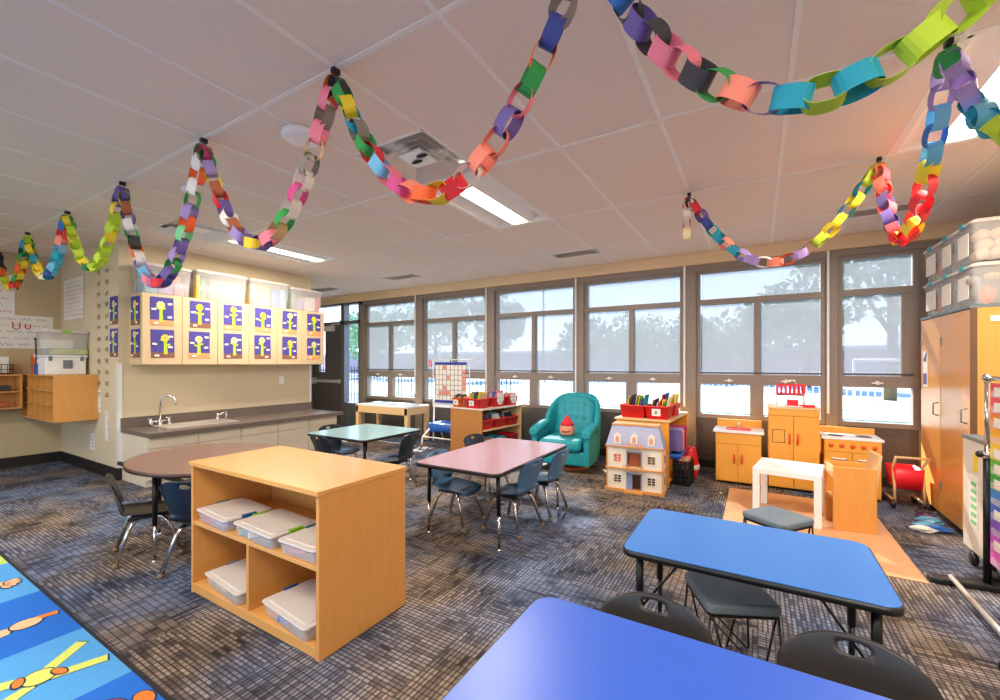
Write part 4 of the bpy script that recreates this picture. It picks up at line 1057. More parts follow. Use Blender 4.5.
fill_books((x, y, .702), A2, .18, .2, 7, ['tan', 'black', 'white', 'red', 'yellow', 'green', 'cream'], 'right red bin behind the dollhouse', 'picture books behind the dollhouse', .18, .15, .18, 'x')
x, y = B2(-.14, .55); bookbin('red book bin at the back of the bookcase top behind the dollhouse', (x, y, .702), .25, .30, .14, M_RED, A2, False, 'red bins behind the dollhouse')
fill_books((x, y, .702), A2, .18, .2, 5, ['red', 'navy', 'cream', 'white', 'yellow'], 'rear red bin behind the dollhouse', 'picture books behind the dollhouse', .22, .17, .18, 'x')
# things in its open side
for k, (ly, c, h_) in enumerate(((.08, 'purple', .22), (.12, 'lilac', .24), (.16, 'orange', .2), (.2, 'yellow', .21), (.25, 'magenta', .24), (.30, 'plum', .23), (.35, 'magenta', .24))):
    x, y = B2(.0, ly)
    book('tall %s binder in the open side of the bookcase behind the dollhouse%s' % (c, ', last one' if k == 6 else (', middle one' if k == 4 else '')), (x, y, .378), A2, .22, h_, c, 'binders in the bookcase behind the dollhouse')
x, y = B2(.0, .18)
t = T('supply_bin', 'blue tray bin sticking out of the bookcase behind the dollhouse', 'bin', (x-.02, y+.0, .30), A2)
rs = [[(px_*k, py_*k, z) for px_, py_ in rrect(-.13, .13, -.17, .17, .02, 3)] for z, k in ((0, .9), (.06, 1), (.06, .95), (.008, .86))]
MB().rings(rs).build('bin_body', M_BLUEP, t)
t = T('milk_crate', 'black plastic crate with round holes on the floor right of the dollhouse', 'crate', (-.685, 5.02, 0), R(-3))
t.scale = (.72, .8, .88)
mb = MB()
for s in (-1, 1):
    for q in range(5): 
        mb.cb((s*.115, -.14+.07*q, .15), (.008, .028, .29)); mb.cb((-.10+.05*q, s*.15, .15), (.02, .008, .29))
    for z in (.015, .075, .135, .195, .255, .29): mb.cb((s*.115, 0, z), (.008, .30, .022)); mb.cb((0, s*.15, z), (.23, .008, .022))
mb.cb((0, 0, .008), (.23, .30, .01)); mb.build('crate_body', M_BLACK, t)
for k, (x, y, c) in enumerate(((-.05, -.06, 'coral'), (.04, -.03, 'tan'), (-.02, .06, 'pink'), (.05, .08, 'coral'))):
    tag(MB().ball((0, 0, 0), (.036, .038, .036), 12).build('soft_ball', paper(c), loc=(-.685+x*.7, 5.02+y*.8, .255)), '%s soft ball heaped in the black crate, %s' % (c, ['front left', 'front right', 'back left', 'back right'][k]), 'ball', 'soft balls in the black crate')
t = T('fabric_bag', 'red and white striped bag slumped on the floor behind the black crate', 'bag', (-.66, 5.32, 0))
MB().lathe([(.08, 0), (.10, .05), (.10, .2), (.07, .33), (.05, .36)], (0, 0, 0), 16).build('bag_body', M_RED, t, sub=1)
MB().lathe([(.103, .10), (.104, .16)], (0, 0, 0), 16).build('white_stripe', M_PAPER, t)

# ---------------------------------------------------------------- dollhouse
t = T('dollhouse', 'wooden dollhouse with grey mansard roof and balconies in front of the bookcase', 'dollhouse', (-1.06, 4.40, 0), R(4))
WL = pm('dollhouse_cream', '#ece0cc', .6); RF = pm('dollhouse_roof_lilac', '#a9abc6', .6, var=.08, scale=40); TR = wood('dollhouse_trim', '#dd9d55', '#cb8640', .45)
H1, H2, H3 = .235, .455, .665
# walls with openings: front is -y
def wall_holes(mb, x0, x1, z0, z1, holes, y0, y1):
    xs = sorted(set([x0, x1]+[h[0] for h in holes]+[h[1] for h in holes])); zs = sorted(set([z0, z1]+[h[2] for h in holes]+[h[3] for h in holes]))
    for a, b in zip(xs[:-1], xs[1:]):
        for c, d in zip(zs[:-1], zs[1:]):
            mx, mz = (a+b)/2, (c+d)/2
            if not any(h[0] < mx < h[1] and h[2] < mz < h[3] for h in holes): mb.box(a, b, y0, y1, c, d)
holes = [(-.20, -.13, .09, .165), (.13, .20, .09, .165), (-.065, .065, .03, .185), (-.20, -.13, .30, .375), (.13, .20, .30, .375), (-.065, .065, .255, .40)]
mb = MB(); wall_holes(mb, -.27, .27, .03, H2, holes, 0, .012); mb.build('front_wall', WL, t)
for s in (-1, 1):
    mb = MB(); M_ = Matrix.Rotation(PI/2, 4, 'Z')
    mb.box(s*.27-.006, s*.27+.006, .012, .24, .03, H2); sw = mb.build('side_wall', WL, t)
    for z in (.09, .30):
        for dz in (0, .04): MB().box(s*.277-.002, s*.277+.002, .10, .13, z+dz, z+dz+.033).box(s*.277-.002, s*.277+.002, .136, .166, z+dz, z+dz+.033).build('side_window', M_BLACK, sw)
MB().box(-.275, .275, .23, .242, .03, H2).build('back_wall', TR, t)
MB().box(-.29, .29, -.02, .25, 0, .03).box(-.09, .09, -.06, -.02, 0, .022).build('base_board', TR, t, .002)
for z in (H1-.008, H2-.006): MB().box(-.285, .285, -.014, .245, z, z+.016).build('floor_trim', TR, t, .002)
for x in (-.275, .265): MB().box(x, x+.01, -.012, .0, .03, H2).build('corner_trim', TR, t)
b4 = [(-.28, -.012), (.28, -.012), (.28, .245), (-.28, .245)]; t4 = [(-.225, .035), (.225, .035), (.225, .21), (-.225, .21)]
MB().rings([[(x, y, H2+.01) for x, y in b4], [(x, y, H3) for x, y in t4]], sm=False).build('mansard_roof', RF, t)
MB().box(-.23, .23, .03, .215, H3, H3+.016).build('roof_cap', TR, t, .002)
for k, x in enumerate((-.165, 0, .165)):
    dm = MB().prism([(-.035, 0), (.035, 0), (.035, .08), (.0, .115), (-.035, .08)], 0, .06, M=Matrix.Translation((x, .05, H2+.03)) @ Matrix.Rotation(PI/2, 4, 'X')).build('dormer', WL, t, .001)
    MB().prism([(-.018, .015), (.018, .015), (.018, .065), (0, .08), (-.018, .065)], 0, .002, M=Matrix.Translation((x, -.009, H2+.03)) @ Matrix.Rotation(PI/2, 4, 'X')).build('dormer_window', pm('dormer_pink', '#d9a08c', .6), dm)  # dormer panes are one flat pink
for (a, b, c, d) in holes:
    if b-a < .1:
        wf = MB(); mx, mz = (a+b)/2, (c+d)/2
        wf.box(a-.006, b+.006, -.004, .0, c-.006, c); wf.box(a-.006, b+.006, -.004, 0, d, d+.006); wf.box(a-.006, a, -.004, 0, c, d); wf.box(b, b+.006, -.004, 0, c, d)
        wf.box(mx-.003, mx+.003, -.002, .004, c, d); wf.box(a, b, -.002, .004, c+.025-.002, c+.025+.002); wf.box(a, b, -.002, .004, c+.05-.002, c+.05+.002)
        wf.build('window_frame', WL, t)
        if a < 0 and c > .2: MB().box(a, b, .006, .008, c, d).build('window_curtain', pm('coral_curtain', '#e2714f', .7), t)
    else:
        fr = MB(); fr.box(a-.012, a, -.012, 0, c, d+.01); fr.box(b, b+.012, -.012, 0, c, d+.01); fr.box(a-.012, b+.012, -.012, 0, d, d+.014)
        fr.build('door_frame', pm('doll_lilac_frame', '#9a9bb3', .6), t)
        if c < .1: MB().box(a, a+.05, -.01, -.005, c, d-.005).build('door_leaf', pm('doll_blue_door', '#8592b8', .6), t)
        else: MB().box(a+.01, b-.01, .02, .025, c, d).build('door_leaf', pm('doll_brown_door', '#a5552b', .6), t)
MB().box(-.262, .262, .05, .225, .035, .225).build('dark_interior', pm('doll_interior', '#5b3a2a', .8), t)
for z in (H1+.01, H2+.012):
    bl = MB(); bl.box(-.10, .10, -.055, -.012, z-.012, z); bl.box(-.10, .10, -.058, -.052, z+.03, z+.036)
    for q in range(9): bl.box(-.098+.0235*q, -.092+.0235*q, -.057, -.053, z, z+.03)
    bl.build('balcony', TR, t)

# ---------------------------------------------------------------- play mat and kitchen
mb = MB().box(-.245, .87, 3.47, 5.08, 0, .006); tag(mb.build('play_mat', W_MAT, bevel=.002), 'tan wood-look mat on the carpet in front of the play kitchen', 'mat')
RH = pm('red_orange_handle', '#e85324', .5)
t = T('play_sink', 'small wooden play kitchen sink with red basin, left of the toy fridge', 'toy kitchen', (-.175, 5.28, 0))
MB().box(-.215, .215, 0, .34, .02, .55).build('body', W_HON, t, .003)
for s in (-1, 1):
    d_ = MB().box(min(s*.002, s*.212), max(s*.002, s*.212), -.016, 0, .03, .43).build('door', W_HON, t, .003)
    MB().tube([(s*.035, -.016, .23), (s*.035, -.034, .24), (s*.035, -.034, .31), (s*.035, -.016, .32)], .008).build('handle', RH, d_)
MB().box(-.215, .215, -.012, 0, .435, .55).build('front_rail', W_HON, t, .002)
MB().box(-.24, .24, -.03, .31, .55, .578).build('counter', M_WHITE, t, .006)
MB().prism(rrect(-.12, .12, .02, .22, .04), .578, .586).build('basin_rim', M_RED, t)
MB().box(-.22, .22, .31, .335, .55, .66).build('backsplash', W_HON, t, .003)
MB().tube([(0, .28, .578), (0, .28, .63), (0, .2, .64), (0, .18, .61)], .01).build('tap', M_WHITE, t)
t = T('play_fridge', 'tall wooden toy fridge with two doors between the play sink and play stove', 'toy kitchen', (.32, 5.30, 0))
MB().box(-.215, .215, 0, .36, .02, .83).build('body', W_HON, t, .003)
MB().box(-.225, .225, -.02, .37, .83, .85).build('top', W_LT, t, .003)
MB().box(-.215, .215, -.014, 0, .765, .828).build('top_rail', W_HON, t, .002)
for s in (-1, 1):
    d_ = MB().box(min(s*.002, s*.212), max(s*.002, s*.212), -.018, 0, .03, .76).build('door', W_HON, t, .003)
    MB().tube([(s*.035, -.018, .48), (s*.035, -.038, .49), (s*.035, -.038, .57), (s*.035, -.018, .58)], .008).build('handle', RH, d_)
    if s < 0:
        mm = MB()
        for a_ in ((-.185, -.075, .485, .49), (-.185, -.075, .615, .62), (-.185, -.18, .485, .62), (-.08, -.075, .485, .62)): mm.box(a_[0], a_[1], -.0195, -.018, a_[2], a_[3])
        mm.build('dispenser_outline', M_BLACK, d_)
t = T('play_stove', 'wooden play kitchen stove with five red knobs, right of the toy fridge', 'toy kitchen', (.785, 5.28, 0))
MB().box(-.215, .215, 0, .36, .02, .56).build('body', W_HON, t, .003)
for s in (-1, 1):
    d_ = MB().box(min(s*.002, s*.212), max(s*.002, s*.212), -.016, 0, .03, .44).build('door', W_HON, t, .003)
    MB().tube([(s*.04, -.016, .38), (s*.07, -.034, .38), (s*.13, -.034, .38), (s*.16, -.016, .38)], .008).build('handle', M_WHITE, d_)
MB().box(-.215, .215, -.014, 0, .445, .56).build('knob_rail', W_HON, t, .002)
MB().box(-.235, .235, -.02, .34, .56, .583).build('counter', M_WHITE, t, .005)
MB().box(-.225, .225, .335, .36, .55, .645).build('backsplash', W_HON, t, .003)
for q in range(5): MB().lathe([(.018, 0), (.02, .006), (.016, .016), (.002, .018)], (0, 0, 0), 14, M=Matrix.Translation((-.165+.0825*q, -.014, .505)) @ Matrix.Rotation(PI/2, 4, 'X')).build('knob', RH, t)
for x in (-.11, .11): MB().lathe([(.06, 0), (.06, .003), (.05, .004), (.05, .001)], (x, .14, .583), 20).build('burner', M_BLACK, t)
# red toy dish rack with pieces on fridge
t = T('toy_dish_rack', 'red and white toy dish rack standing on top of the toy fridge', 'toy', (.30, 5.47, .85))
mb = MB()
for z in (.12, .135): mb.box(-.12, .12, -.09, .09, z-.004, z)
for q in range(7):
    x = -.115+.038*q; mb.box(x-.007, x+.007, -.094, -.086, .13, .225); mb.box(x-.007, x+.007, .086, .094, .13, .225)
mb.box(-.124, .124, -.096, -.086, .215, .23).box(-.124, .124, .086, .096, .215, .23).box(-.124, -.116, -.09, .09, .13, .23).box(.116, .124, -.09, .09, .13, .23)
mb.build('upper_basket', M_RED, t)
for sx_ in (-1, 1):
    for sy_ in (-1, 1): MB().tube([(sx_*.12, sy_*.08, 0), (sx_*.12, sy_*.08, .12)], .006).build('post', M_WHITE, t)
MB().tube([(-.05, 0, .23), (-.04, 0, .27), (.04, 0, .27), (.05, 0, .23)], .007).build('carry_handle', M_WHITE, t)
MB().box(-.13, .13, -.09, .09, 0, .01).build('base_tray', M_WHITE, t)
MB().box(-.03, .07, -.07, .03, .01, .07).build('lower_tray', M_RED, t, .006)
tag(MB().box(-.05, .05, -.03, .03, 0, .028).ball((-.06, 0, .016), (.02, .02, .014), 10).build('toy_kettle', M_RED, loc=(.455, 5.40, .85), bevel=.005), 'small red toy appliance lying right of the dish rack on the toy fridge', 'toy')

# white play table and cube chair
t = T('play_table', 'small white square-legged play table on the wood-look mat', 'table', (.235, 4.44, .006), R(-8))
MB().box(-.235, .235, -.25, .25, .37, .415).build('table_top', M_WHITE, t, .003)
for x in (-.21, .21):
    for y in (-.225, .225): MB().cb((x, y, .185), (.05, .05, .37)).build('leg', M_WHITE, t, .002)
t = T('cube_chair', 'child sized honey wood cube chair on the mat beside the white play table', 'chair', (.645, 4.235, .006), R(6))
MB().box(-.135, .135, 0, .018, 0, .49).build('side_panel', W_HONP if False else W_TALL, t, .003)
MB().box(-.135, .135, .24, .258, 0, .49).build('side_panel', W_TALL, t, .003)
MB().box(-.125, .10, .018, .24, .22, .238).build('seat', W_LT, t, .002)
MB().box(-.012, .012, .018, .24, .05, .60, M=Matrix.Translation((.09, 0, 0)) @ Matrix.Rotation(.12, 4, 'Y')).build('backrest', W_LT, t, .003)
MB().box(-.13, -.112, .018, .24, .40, .48).build('front_rail', W_LT, t, .002)

# stools
def stool(label, x, y, rz, group='slate cushioned wire stools'):
    t = T('cushioned_stool', label, 'stool', (x, y, 0), rz, group)
    MB().prism(rrect(-.145, .145, -.145, .145, .03), .305, .35, sm=False).build('seat_cushion', M_CUSH, t, .016, 4)
    MB().prism(rrect(-.14, .14, -.14, .14, .03), .297, .305).build('seat_board', M_BLACK, t)
    for s in (-1, 1):
        for q in (-1, 1):
            MB().tube([(s*.13, q*.13, .30), (s*.145, q*.145, .006), (s*.05, q*.145, .006), (s*.12, q*.13, .30)], .0048, 8).build('leg', M_BLKMET, t)
    MB().tube([(-.13, -.13, .29), (.13, -.145, .01)], .004).tube([(-.13, .13, .29), (.13, .145, .01)], .004).build('cross_wire', M_BLKMET, t)
    return t
stool('slate cushioned stool with black wire legs between the two blue tables', -.10, 2.07, R(26))
stool('slate cushioned stool beside the white play table, behind the far blue table', .11, 3.225, R(-36))

# toy shopping cart
t = T('toy_shopping_cart', 'red toy shopping cart with wooden frame beside the play stove', 'toy cart', (1.155, 5.25, 0), R(4))
WC = W_LT
for x in (-.10, .10):
    MB().tube([(x, -.11, .055), (x, -.10, .22), (x, -.06, .37), (x*1.1, -.17, .47)], .011, 8).build('frame_upright', WC, t)
    MB().tube([(x, -.11, .07), (x, .16, .07)], .010, 8).build('frame_rail', WC, t)
MB().tube([(-.115, -.17, .47), (.115, -.17, .47)], .011, 8).build('push_handle', WC, t)
rs = [[(x*k, y*k-.0, z) for x, y in rrect(-.105, .105, -.12, .14, .02, 3)] for z, k in ((.18, .9), (.36, 1), (.36, .95), (.19, .86))]
MB().rings(rs).build('basket', M_RED, t)
for x in (-.115, .115):
    for y in (-.11, .16): MB().lathe([(.002, -.012), (.038, -.012), (.04, 0), (.038, .012), (.002, .012)], (0, 0, 0), 16, M=Matrix.Translation((x, y, .04)) @ Matrix.Rotation(PI/2, 4, 'Y')).build('wheel', M_BLACK, t)

# ---------------------------------------------------------------- tall cabinets on the right and bins on top
CX_ = 1.32
DB_ = pm('dark_edge', '#6b4a34', .5)
for a, b, w_ in ((4.985, 5.485, 'nearer the windows'), (4.40, 4.98, 'nearer the camera')):
    t = T('tall_cabinet', 'tall orange maple storage cabinet on the right wall, '+w_, 'cabinet', (CX_, (a+b)/2, 0), 0, 'tall storage cabinets')
    h = (b-a)/2
    MB().box(.02, .62, -h, h, .04, 1.70).build('body', W_TALL, t, .002)
    MB().box(-.006, .625, -h, h, 1.70, 1.722).build('top', M_GREYL, t, .002)
    d_ = MB().box(0, .02, -h+.003, h-.003, .05, 1.695).build('door', W_TALL, t, .002)
    MB().tube([(0, -h+.06 if b > 5 else -h+.06, .86), (-.03, -h+.06, .87), (-.03, -h+.06, .96), (0, -h+.06, .97)], .006).build('handle', M_GREYL, d_)
    for z in (.25, 1.45): MB().box(-.006, .004, h-.02, h-.006, z, z+.07).build('hinge', M_GREYL, d_)
    MB().box(.05, .60, -h+.02, h-.02, 0, .04).build('plinth', M_BLACK, t)
    if b < 5: MB().box(-.002, .035, -h-.004, -h, 0.04, 1.70).build('edge_strip', DB_, t); MB().box(.10, .40, -h-.006, -h-.002, 1.60, 1.64).build('paper_label', M_PAPER, t)
t = T('door_notice', 'white paper notice with purple marks on the far tall cabinet door', 'notice', (CX_-.001, 5.36, 1.25))
MB().box(-.002, 0, -.06, .06, -.16, .16).build('sheet', M_PAPER, t)
MB().box(-.004, -.002, -.045, .045, -.14, -.04).build('purple_block', paper('purple'), t)
MB().prism([(-.05, .08), (.05, .16), (.02, .06)], 0, .002, M=Matrix.Translation((-.002, 0, 0)) @ Matrix.Rotation(-PI/2, 4, 'Z') @ Matrix.Rotation(PI/2, 4, 'X')).build('purple_flag', paper('purple'), t)
gb = 'clear storage tubs on the tall cabinets'
cols_y = [(5.265, .42), (4.86, .36), (4.56, .0)]
names = ['far', 'middle', 'near']
for r_ in (0, 1):
    for k, (yc, w_) in enumerate(((5.27, .39), (4.90, .32), (4.565, .32))):
        z = 1.724+.315*r_
        its = [('white', 0, 0, 0, w_*.6, .42, .15)] if k < 2 else []
        if k == 0: its += [('coral', .02, -.2, .02, .1, .08, .12), ('lime', -.08, -.18, 0, .08, .1, .08)]
        if k == 1: its += [('skyblue', 0, -.1, .16, w_*.4, .2, .06)]
        lab = 'clear tub on the tall cabinets, %s row, %s' % (['lower', 'upper'][r_], ['nearest the windows', 'in the middle', ['with play food inside, at the camera end', 'full of wooden balls, at the camera end'][r_]][k])
        t = tub(lab, (1.60, yc, z), w_, .54, .305, its, gb, -PI/2, card=(w_*.6, .05, .17, M_PAPER), lidc=pm('teal_clip', '#2a9fa8', .4))
        if k == 2 and r_ == 0:
            MB().box(-w_/2-.002, -w_/2+.0, .05, .25, .10, .24).build('yellow_note', paper('yellow'), t)
n = 0
for j in range(3):
    for i in range(6):
        for q in range(2):
            n += 1
            o = MB().ball((0, 0, 0), .040, 14).build('wooden_ball', W_LT, loc=(1.40+.076*i+.02*(j % 2), 4.462+.08*q+.01*(j % 2), 2.095+.068*j))
            tag(o, 'round pale wooden ball packed in the upper clear tub on the right', 'ball', 'wooden balls in the upper clear tub')
for k, (x, z, c, r_) in enumerate(((1.43, 1.80, 'orange', (.045, .04, .07)), (1.55, 1.79, 'red', (.04, .04, .035)), (1.64, 1.80, 'red', (.05, .04, .04)), (1.36, 1.90, 'grey', (.04, .04, .04)), (1.75, 1.80, 'brown', (.04, .04, .04)), (1.46, 1.93, 'tan', (.05, .04, .03)))):
    tag(MB().ball((0, 0, 0), r_, 12).build('toy_food', plas(c), loc=(x, 4.48, z)), '%s play food piece in the lower clear tub, %s' % (c, ['carrot shaped', 'small round one', 'larger round one', 'at the tub corner', 'rightmost one', 'on top of the heap'][k]), 'toy', 'play food in the lower clear tub')

# white rolling cart, chrome rack with rainbow chart
t = T('rolling_cart', 'white rolling storage cart with grey top edge beside the tall cabinet', 'cart', (1.16, 3.815, 0))
MB().box(0, .30, -.17, .165, .125, .815).build('body', pm('cart_white', '#e3ddcf', .5), t, .004)
MB().box(-.006, .306, -.176, .171, .815, .84).build('top_rim', M_GREYL, t, .003)
for x in (.04, .26):
    for y in (-.14, .13):
        MB().tube([(x, y, .125), (x, y, .075)], .012).lathe([(.002, -.013), (.04, -.013), (.042, 0), (.04, .013), (.002, .013)], (0, 0, 0), 16, M=Matrix.Translation((x, y, .043)) @ Matrix.Rotation(PI/2, 4, 'Y')).build('caster', M_BLACK, t)
MB().box(-.003, 0, -.06, .06, .28, .60).build('list_sheet', M_PAPER, t)
MB().box(-.003, 0, -.06, .0, .63, .74).build('yellow_sheet', paper('yellow'), t)
for q in range(6): MB().box(-.005, -.003, -.045, .03, .30+.048*q, .325+.048*q).build('green_line', paper('mint'), t)
t = T('chart_rack', 'chrome tube rack with black feet at the right edge', 'rack', (1.14, 3.57, 0))
MB().tube([(0, 0, .03), (0, 0, .77)], .018, 12).tube([(0, -.9, .03), (0, -.9, .77)], .018, 12).build('lower_post', M_BLKMET, t)
MB().tube([(0, 0, .77), (0, 0, 1.20)], .013, 12).tube([(0, -.9, .77), (0, -.9, 1.20)], .013, 12).build('upper_post', M_CHROME, t)
MB().tube([(0, .03, 1.215), (0, -.93, 1.215)], .014, 12).build('top_bar', M_CHROME, t)
for y in (0, -.9):
    MB().ball((0, y, 1.215), .026, 14).lathe([(.024, -.02), (.024, .02)], (0, y, .775), 14).build('joint_knob', M_BLACK if False else M_CHROME, t)
    MB().ball((-.03, y, .775), .02, 12).build('lock_knob', M_BLACK, t)
    f = MB(); f.prism([(-.26, -.03), (-.22, -.045), (.24, -.045), (.27, -.02), (.27, .02), (.24, .045), (-.22, .045), (-.26, .03)], .0, .035, M=Matrix.Translation((0, y, 0)) @ Matrix.Rotation(R(8), 4, 'Z')); f.build('foot', M_BLACK, t, .01)
MB().tube([(-.16, -.03, .045), (-.16, -.88, .045)], .013, 12).build('floor_bar', M_STEEL, t)
t = T('rainbow_pocket_chart', 'rainbow coloured pocket chart hanging from the chrome rack at the right edge', 'chart', (1.14, 3.12, 1.19))
rb = ['#f0505a', '#f0505a', '#f08a2c', '#f5b021', '#f2cf2a', '#58bb3e', '#2fa04a', '#2c7fd0', '#3a63c8', '#7a4fc0', '#c24fc4', '#d860b8']
for k, c in enumerate(rb):
    p_ = MB().box(-.004, .004, -.40, .40, -.085*(k+1), -.085*k).build('colour_row', pm('row_%s' % c[1:], c, .6), t)
    MB().box(-.008, -.0045, -.38, .38, -.085*(k+1)+.006, -.085*(k+1)+.04).build('clear_pocket', M_CLEAR, p_)
    if k % 2 == 0 or k in (1, 5):
        for yy in (.3, .12, -.08, -.26): MB().box(-.0065, -.005, yy-.05, yy+.05, -.085*(k+1)+.012, -.085*(k+1)+.062).build('word_card', M_PAPER, p_)
# clutter on the floor by the cabinet
for k, (x, y, c, s) in enumerate(((1.20, 4.78, 'skyblue', .06), (1.14, 4.62, 'skyblue', .055), (1.21, 4.92, 'plum', .045), (1.10, 4.52, 'white', .05), (1.2, 4.58, 'blue', .05), (1.24, 5.08, 'charcoal', .04))):
    rr = random.Random(k+60); mb = MB(); rs = []
    for i in range(7):
        th = -PI/2+PI*i/6; q = max(.03, math.cos(th))
        rs.append([(s*q*(1+.3*rr.uniform(-1, 1))*1.4*math.cos(2*PI*j/9), s*q*(1+.3*rr.uniform(-1, 1))*math.sin(2*PI*j/9), s*.5*(1+math.sin(th))) for j in range(9)])
    mb.rings(rs, sm=False)
    tag(mb.build('crumpled_bag', clear('film_'+c, PAL[c], .75, .2) if 'film_'+c not in MATS else MATS['film_'+c], loc=(x, y, 0)), 'crumpled %s plastic bag on the floor by the tall cabinets, %s' % (c, ['largest of the pile', 'towards the camera side', 'behind the pale blue one', 'nearest the camera', 'right against the cabinet foot', 'farthest, near the toy cart'][k]), 'bag', 'crumpled bags by the tall cabinets')

# ================================================================= PAPER CHAINS
def chain(label, A_, B_, sag, cols, dens=1.0, pitch=.076, tail=None, group='paper chain swags across the ceiling'):
    A_, B_ = Vector(A_), Vector(B_)
    n0 = 400; pts = []
    for i in range(n0+1):
        t_ = i/n0; p = A_.lerp(B_, t_); p.z -= sag*4*t_*(1-t_)*(1+.0*t_); pts.append(p)
    # V-ish flattening towards a rope shape
    L_ = [0]
    for a_, b_ in zip(pts[:-1], pts[1:]): L_.append(L_[-1]+(b_-a_).length)
    tot = L_[-1]; n = int(tot/pitch); pp = tot/n
    t = T('paper_chain', label, 'paper chain', tuple(A_), 0, group)
    d = (B_-A_).normalized(); side = d.cross(Vector((0, 0, 1))).normalized()
    idx = 0
    for k in range(n):
        s = (k+.5)*pp
        while L_[idx] < s: idx += 1
        c = pts[idx]-A_; tg = (pts[min(idx+3, n0)]-pts[max(idx-3, 0)]).normalized()
        if k in (0, n-1): c.z -= .03
        nrm = side.cross(tg).normalized()
        an = (PI/2 if k % 2 else 0)+R(22)+rnd.uniform(-.5, .5)
        u = nrm*math.cos(an)+side*math.sin(an); v = tg.cross(u).normalized()
        hl, hw, w_ = pp*.70, .036*dens, .028*dens
        mb = MB(); N_ = 20; ro = []; ri = []
        for q in range(N_):
            a_ = 2*PI*q/N_
            ct, st_ = math.cos(a_), math.sin(a_)
            px_ = hl*math.copysign(abs(ct)**.8, ct); py_ = hw*math.copysign(abs(st_)**.8, st_)
            ro.append((px_, py_))
        vsx = []
        for (px_, py_) in ro:
            for off, wd in ((1, w_), (1, -w_)):
                vsx.append(tuple(c+tg*px_*off+u*py_*off+v*wd))
        for (px_, py_) in ro:
            l = math.hypot(px_, py_); kk = (l-.0012)/l
            for wd in (w_, -w_): vsx.append(tuple(c+tg*px_*kk+u*py_*kk+v*wd))
        fs = []
        for q in range(N_):
            j = (q+1) % N_
            fs.append((2*q, 2*q+1, 2*j+1, 2*j)); fs.append((2*N_+2*q, 2*N_+2*j, 2*N_+2*j+1, 2*N_+2*q+1))
            fs.append((2*q, 2*j, 2*N_+2*j, 2*N_+2*q)); fs.append((2*q+1, 2*N_+2*q+1, 2*N_+2*j+1, 2*j+1))
        mb.add(vsx, fs, 0, False); mb.build('paper_link', paper(cols[k*len(cols)//n] if len(cols) >= n else cols[k % len(cols)]), t)
    return t
HZ = CZ-.03
hx = [-7.79, -6.57, -5.35, -4.13, -2.91, -1.69, -.47, .75]
HY_ = 1.33
C = lambda s: s.split()
chain('dark and yellow paper chain swag at the far left, over the wall shelf', (hx[0], HY_, HZ), (hx[1], HY_, HZ), .50, C('black plum black black orange yellow lime green yellow yellow yellow cream red orange green teal yellow orange yellow green darkgreen teal yellow lime'))
chain('teal and yellow paper chain swag, second from the far left', (hx[1], HY_, HZ), (hx[2], HY_, HZ), .50, C('lime green yellow darkgreen teal yellow yellow teal yellow yellow cream teal navy teal skyblue teal teal teal skyblue coral red blue green yellow'))
chain('lime green paper chain swag, third from the far left', (hx[2], HY_, HZ), (hx[3], HY_, HZ), .55, C('yellow green lime yellow lime lime lime lime yellow darkgreen lime yellow lime lime lime lime lime yellow lime lime yellow purple purple navy'))
chain('purple, orange and green paper chain swag hanging in front of the wall cabinet tubs', (hx[3], HY_, HZ), (hx[4], HY_, HZ), .80, C('purple lime brown purple white green pink charcoal orange white lilac skyblue lilac pink lilac red navy purple green red lilac purple mint orange lilac pink green white orange white green magenta'))
chain('paper chain swag of brown, lilac, yellow and pink links left of the smoke detector', (hx[4], HY_, HZ), (hx[5], HY_, HZ), .70, C('magenta green lilac yellow brown red purple white brown lilac purple yellow purple pink tan green white magenta white grey tan pink grey pink orange grey'))
chain('paper chain swag with red, green and orange links crossing below the middle ceiling light', (hx[5], HY_, HZ), (hx[6], HY_, HZ), .68, C('charcoal green yellow teal grey green red skyblue pink magenta coral orange yellow red red white coral coral purple pink green orange navy grey purple orange red'))
chain('navy, orange, teal and lime paper chain swag at the top, nearest the camera', (hx[6], HY_, HZ), (hx[7], HY_, HZ), .68, C('navy navy navy blue charcoal purple charcoal pink pink charcoal orange green coral purple teal lime teal lime lime lime lime lime lime lime lime yellow lime lime lime lime lime yellow'), pitch=.064)
chain('lilac and teal paper chain swag at the upper right edge', (.70, 2.55, HZ), (hx[7], 1.33, HZ), .62, C('green lilac lilac lilac lilac teal skyblue teal lime lime yellow teal skyblue teal teal lime lime lilac lilac teal lime lime lime lime'))
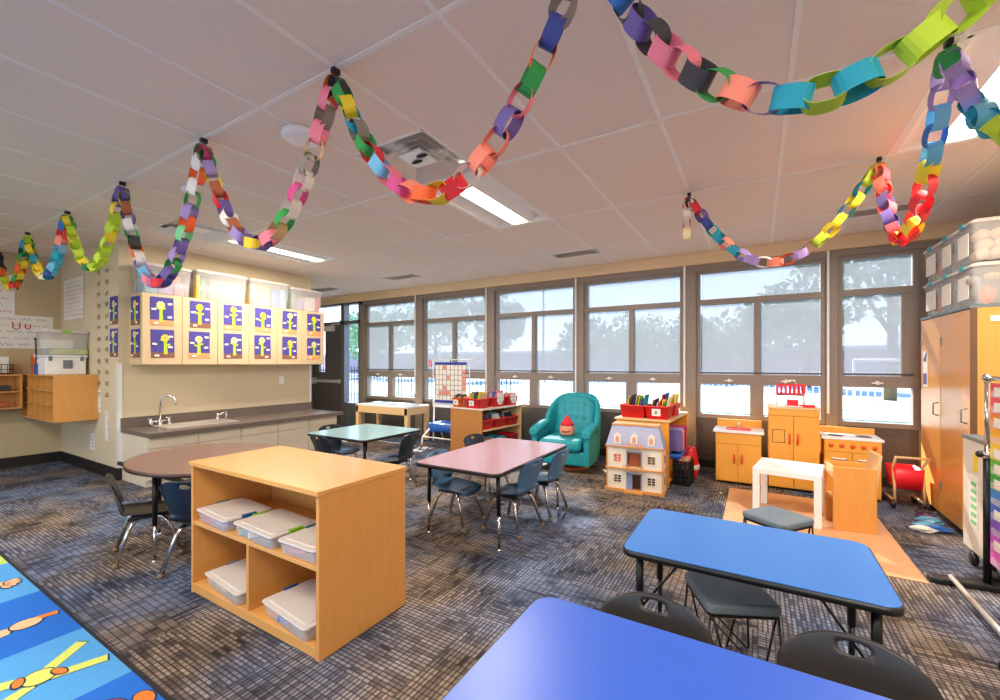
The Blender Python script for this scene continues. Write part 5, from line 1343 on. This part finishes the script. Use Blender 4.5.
chain('paper chain swag of red and yellow links sagging towards the tall cabinet tubs', (.70, 3.77, HZ), (.70, 2.55, HZ), .66, C('brown red coral red purple yellow red purple navy red red red yellow red red yellow red yellow red red yellow skyblue blue teal skyblue lilac lilac green green'))
chain('long teal, lilac and orange paper chain swag in front of the upper windows', (-.47, 3.77, HZ), (.70, 3.77, HZ), .60, C('charcoal red purple navy teal teal coral teal navy lilac lilac white coral orange lilac brown lime red yellow yellow teal yellow teal lime yellow cream'))
# loose tail end
t = T('paper_chain', 'short loose end of paper chain hanging straight down in front of the windows', 'paper chain', (-.49, 3.77, CZ-.04), 0, 'paper chain swags across the ceiling')
for k, c in enumerate(C('red white brown cream')):
    mb = MB(); N_ = 18; an = (PI/2)*(k % 2)+.3; u = Vector((math.cos(an), math.sin(an), 0)); v = Vector((-math.sin(an), math.cos(an), 0)); vv = []
    for kk in (1, .965):
        for q in range(N_):
            a_ = 2*PI*q/N_
            for wd in (.025, -.025): vv.append(tuple(Vector((0, 0, -.05-.078*k))+Vector((0, 0, .052))*math.cos(a_)*kk+u*.028*math.sin(a_)*kk+v*wd))
    fs = []
    for q in range(N_):
        j = (q+1) % N_; o = 2*N_
        fs += [(2*q, 2*q+1, 2*j+1, 2*j), (o+2*q, o+2*j, o+2*j+1, o+2*q+1), (2*q, 2*j, o+2*j, o+2*q), (2*q+1, o+2*q+1, o+2*j+1, 2*j+1)]
    mb.add(vv, fs); mb.build('paper_link', paper(c), t)
hk = [(x, HY_) for x in hx]+[(.70, 2.55), (.70, 3.77), (-.47, 3.77)]
hn = ['far left chain end', 'dark and teal chains', 'teal and lime chains', 'lime and purple chains', 'purple and brown chains', 'brown and red chains', 'red and navy chains', 'navy chain end', 'lilac and red chains', 'red and long teal chains', 'long teal chain start']
for (x, y), nm in zip(hk, hn):
    tag(MB().box(-.012, .012, -.018, .018, -.028, -.004).tube([(0, 0, -.02), (0, .012, -.045), (0, 0, -.06)], .0025, 6).build('ceiling_clip', M_BLACK, loc=(x, y, CZ)), 'small dark clip on the ceiling bar holding the '+nm, 'clip', 'clips holding the paper chains')
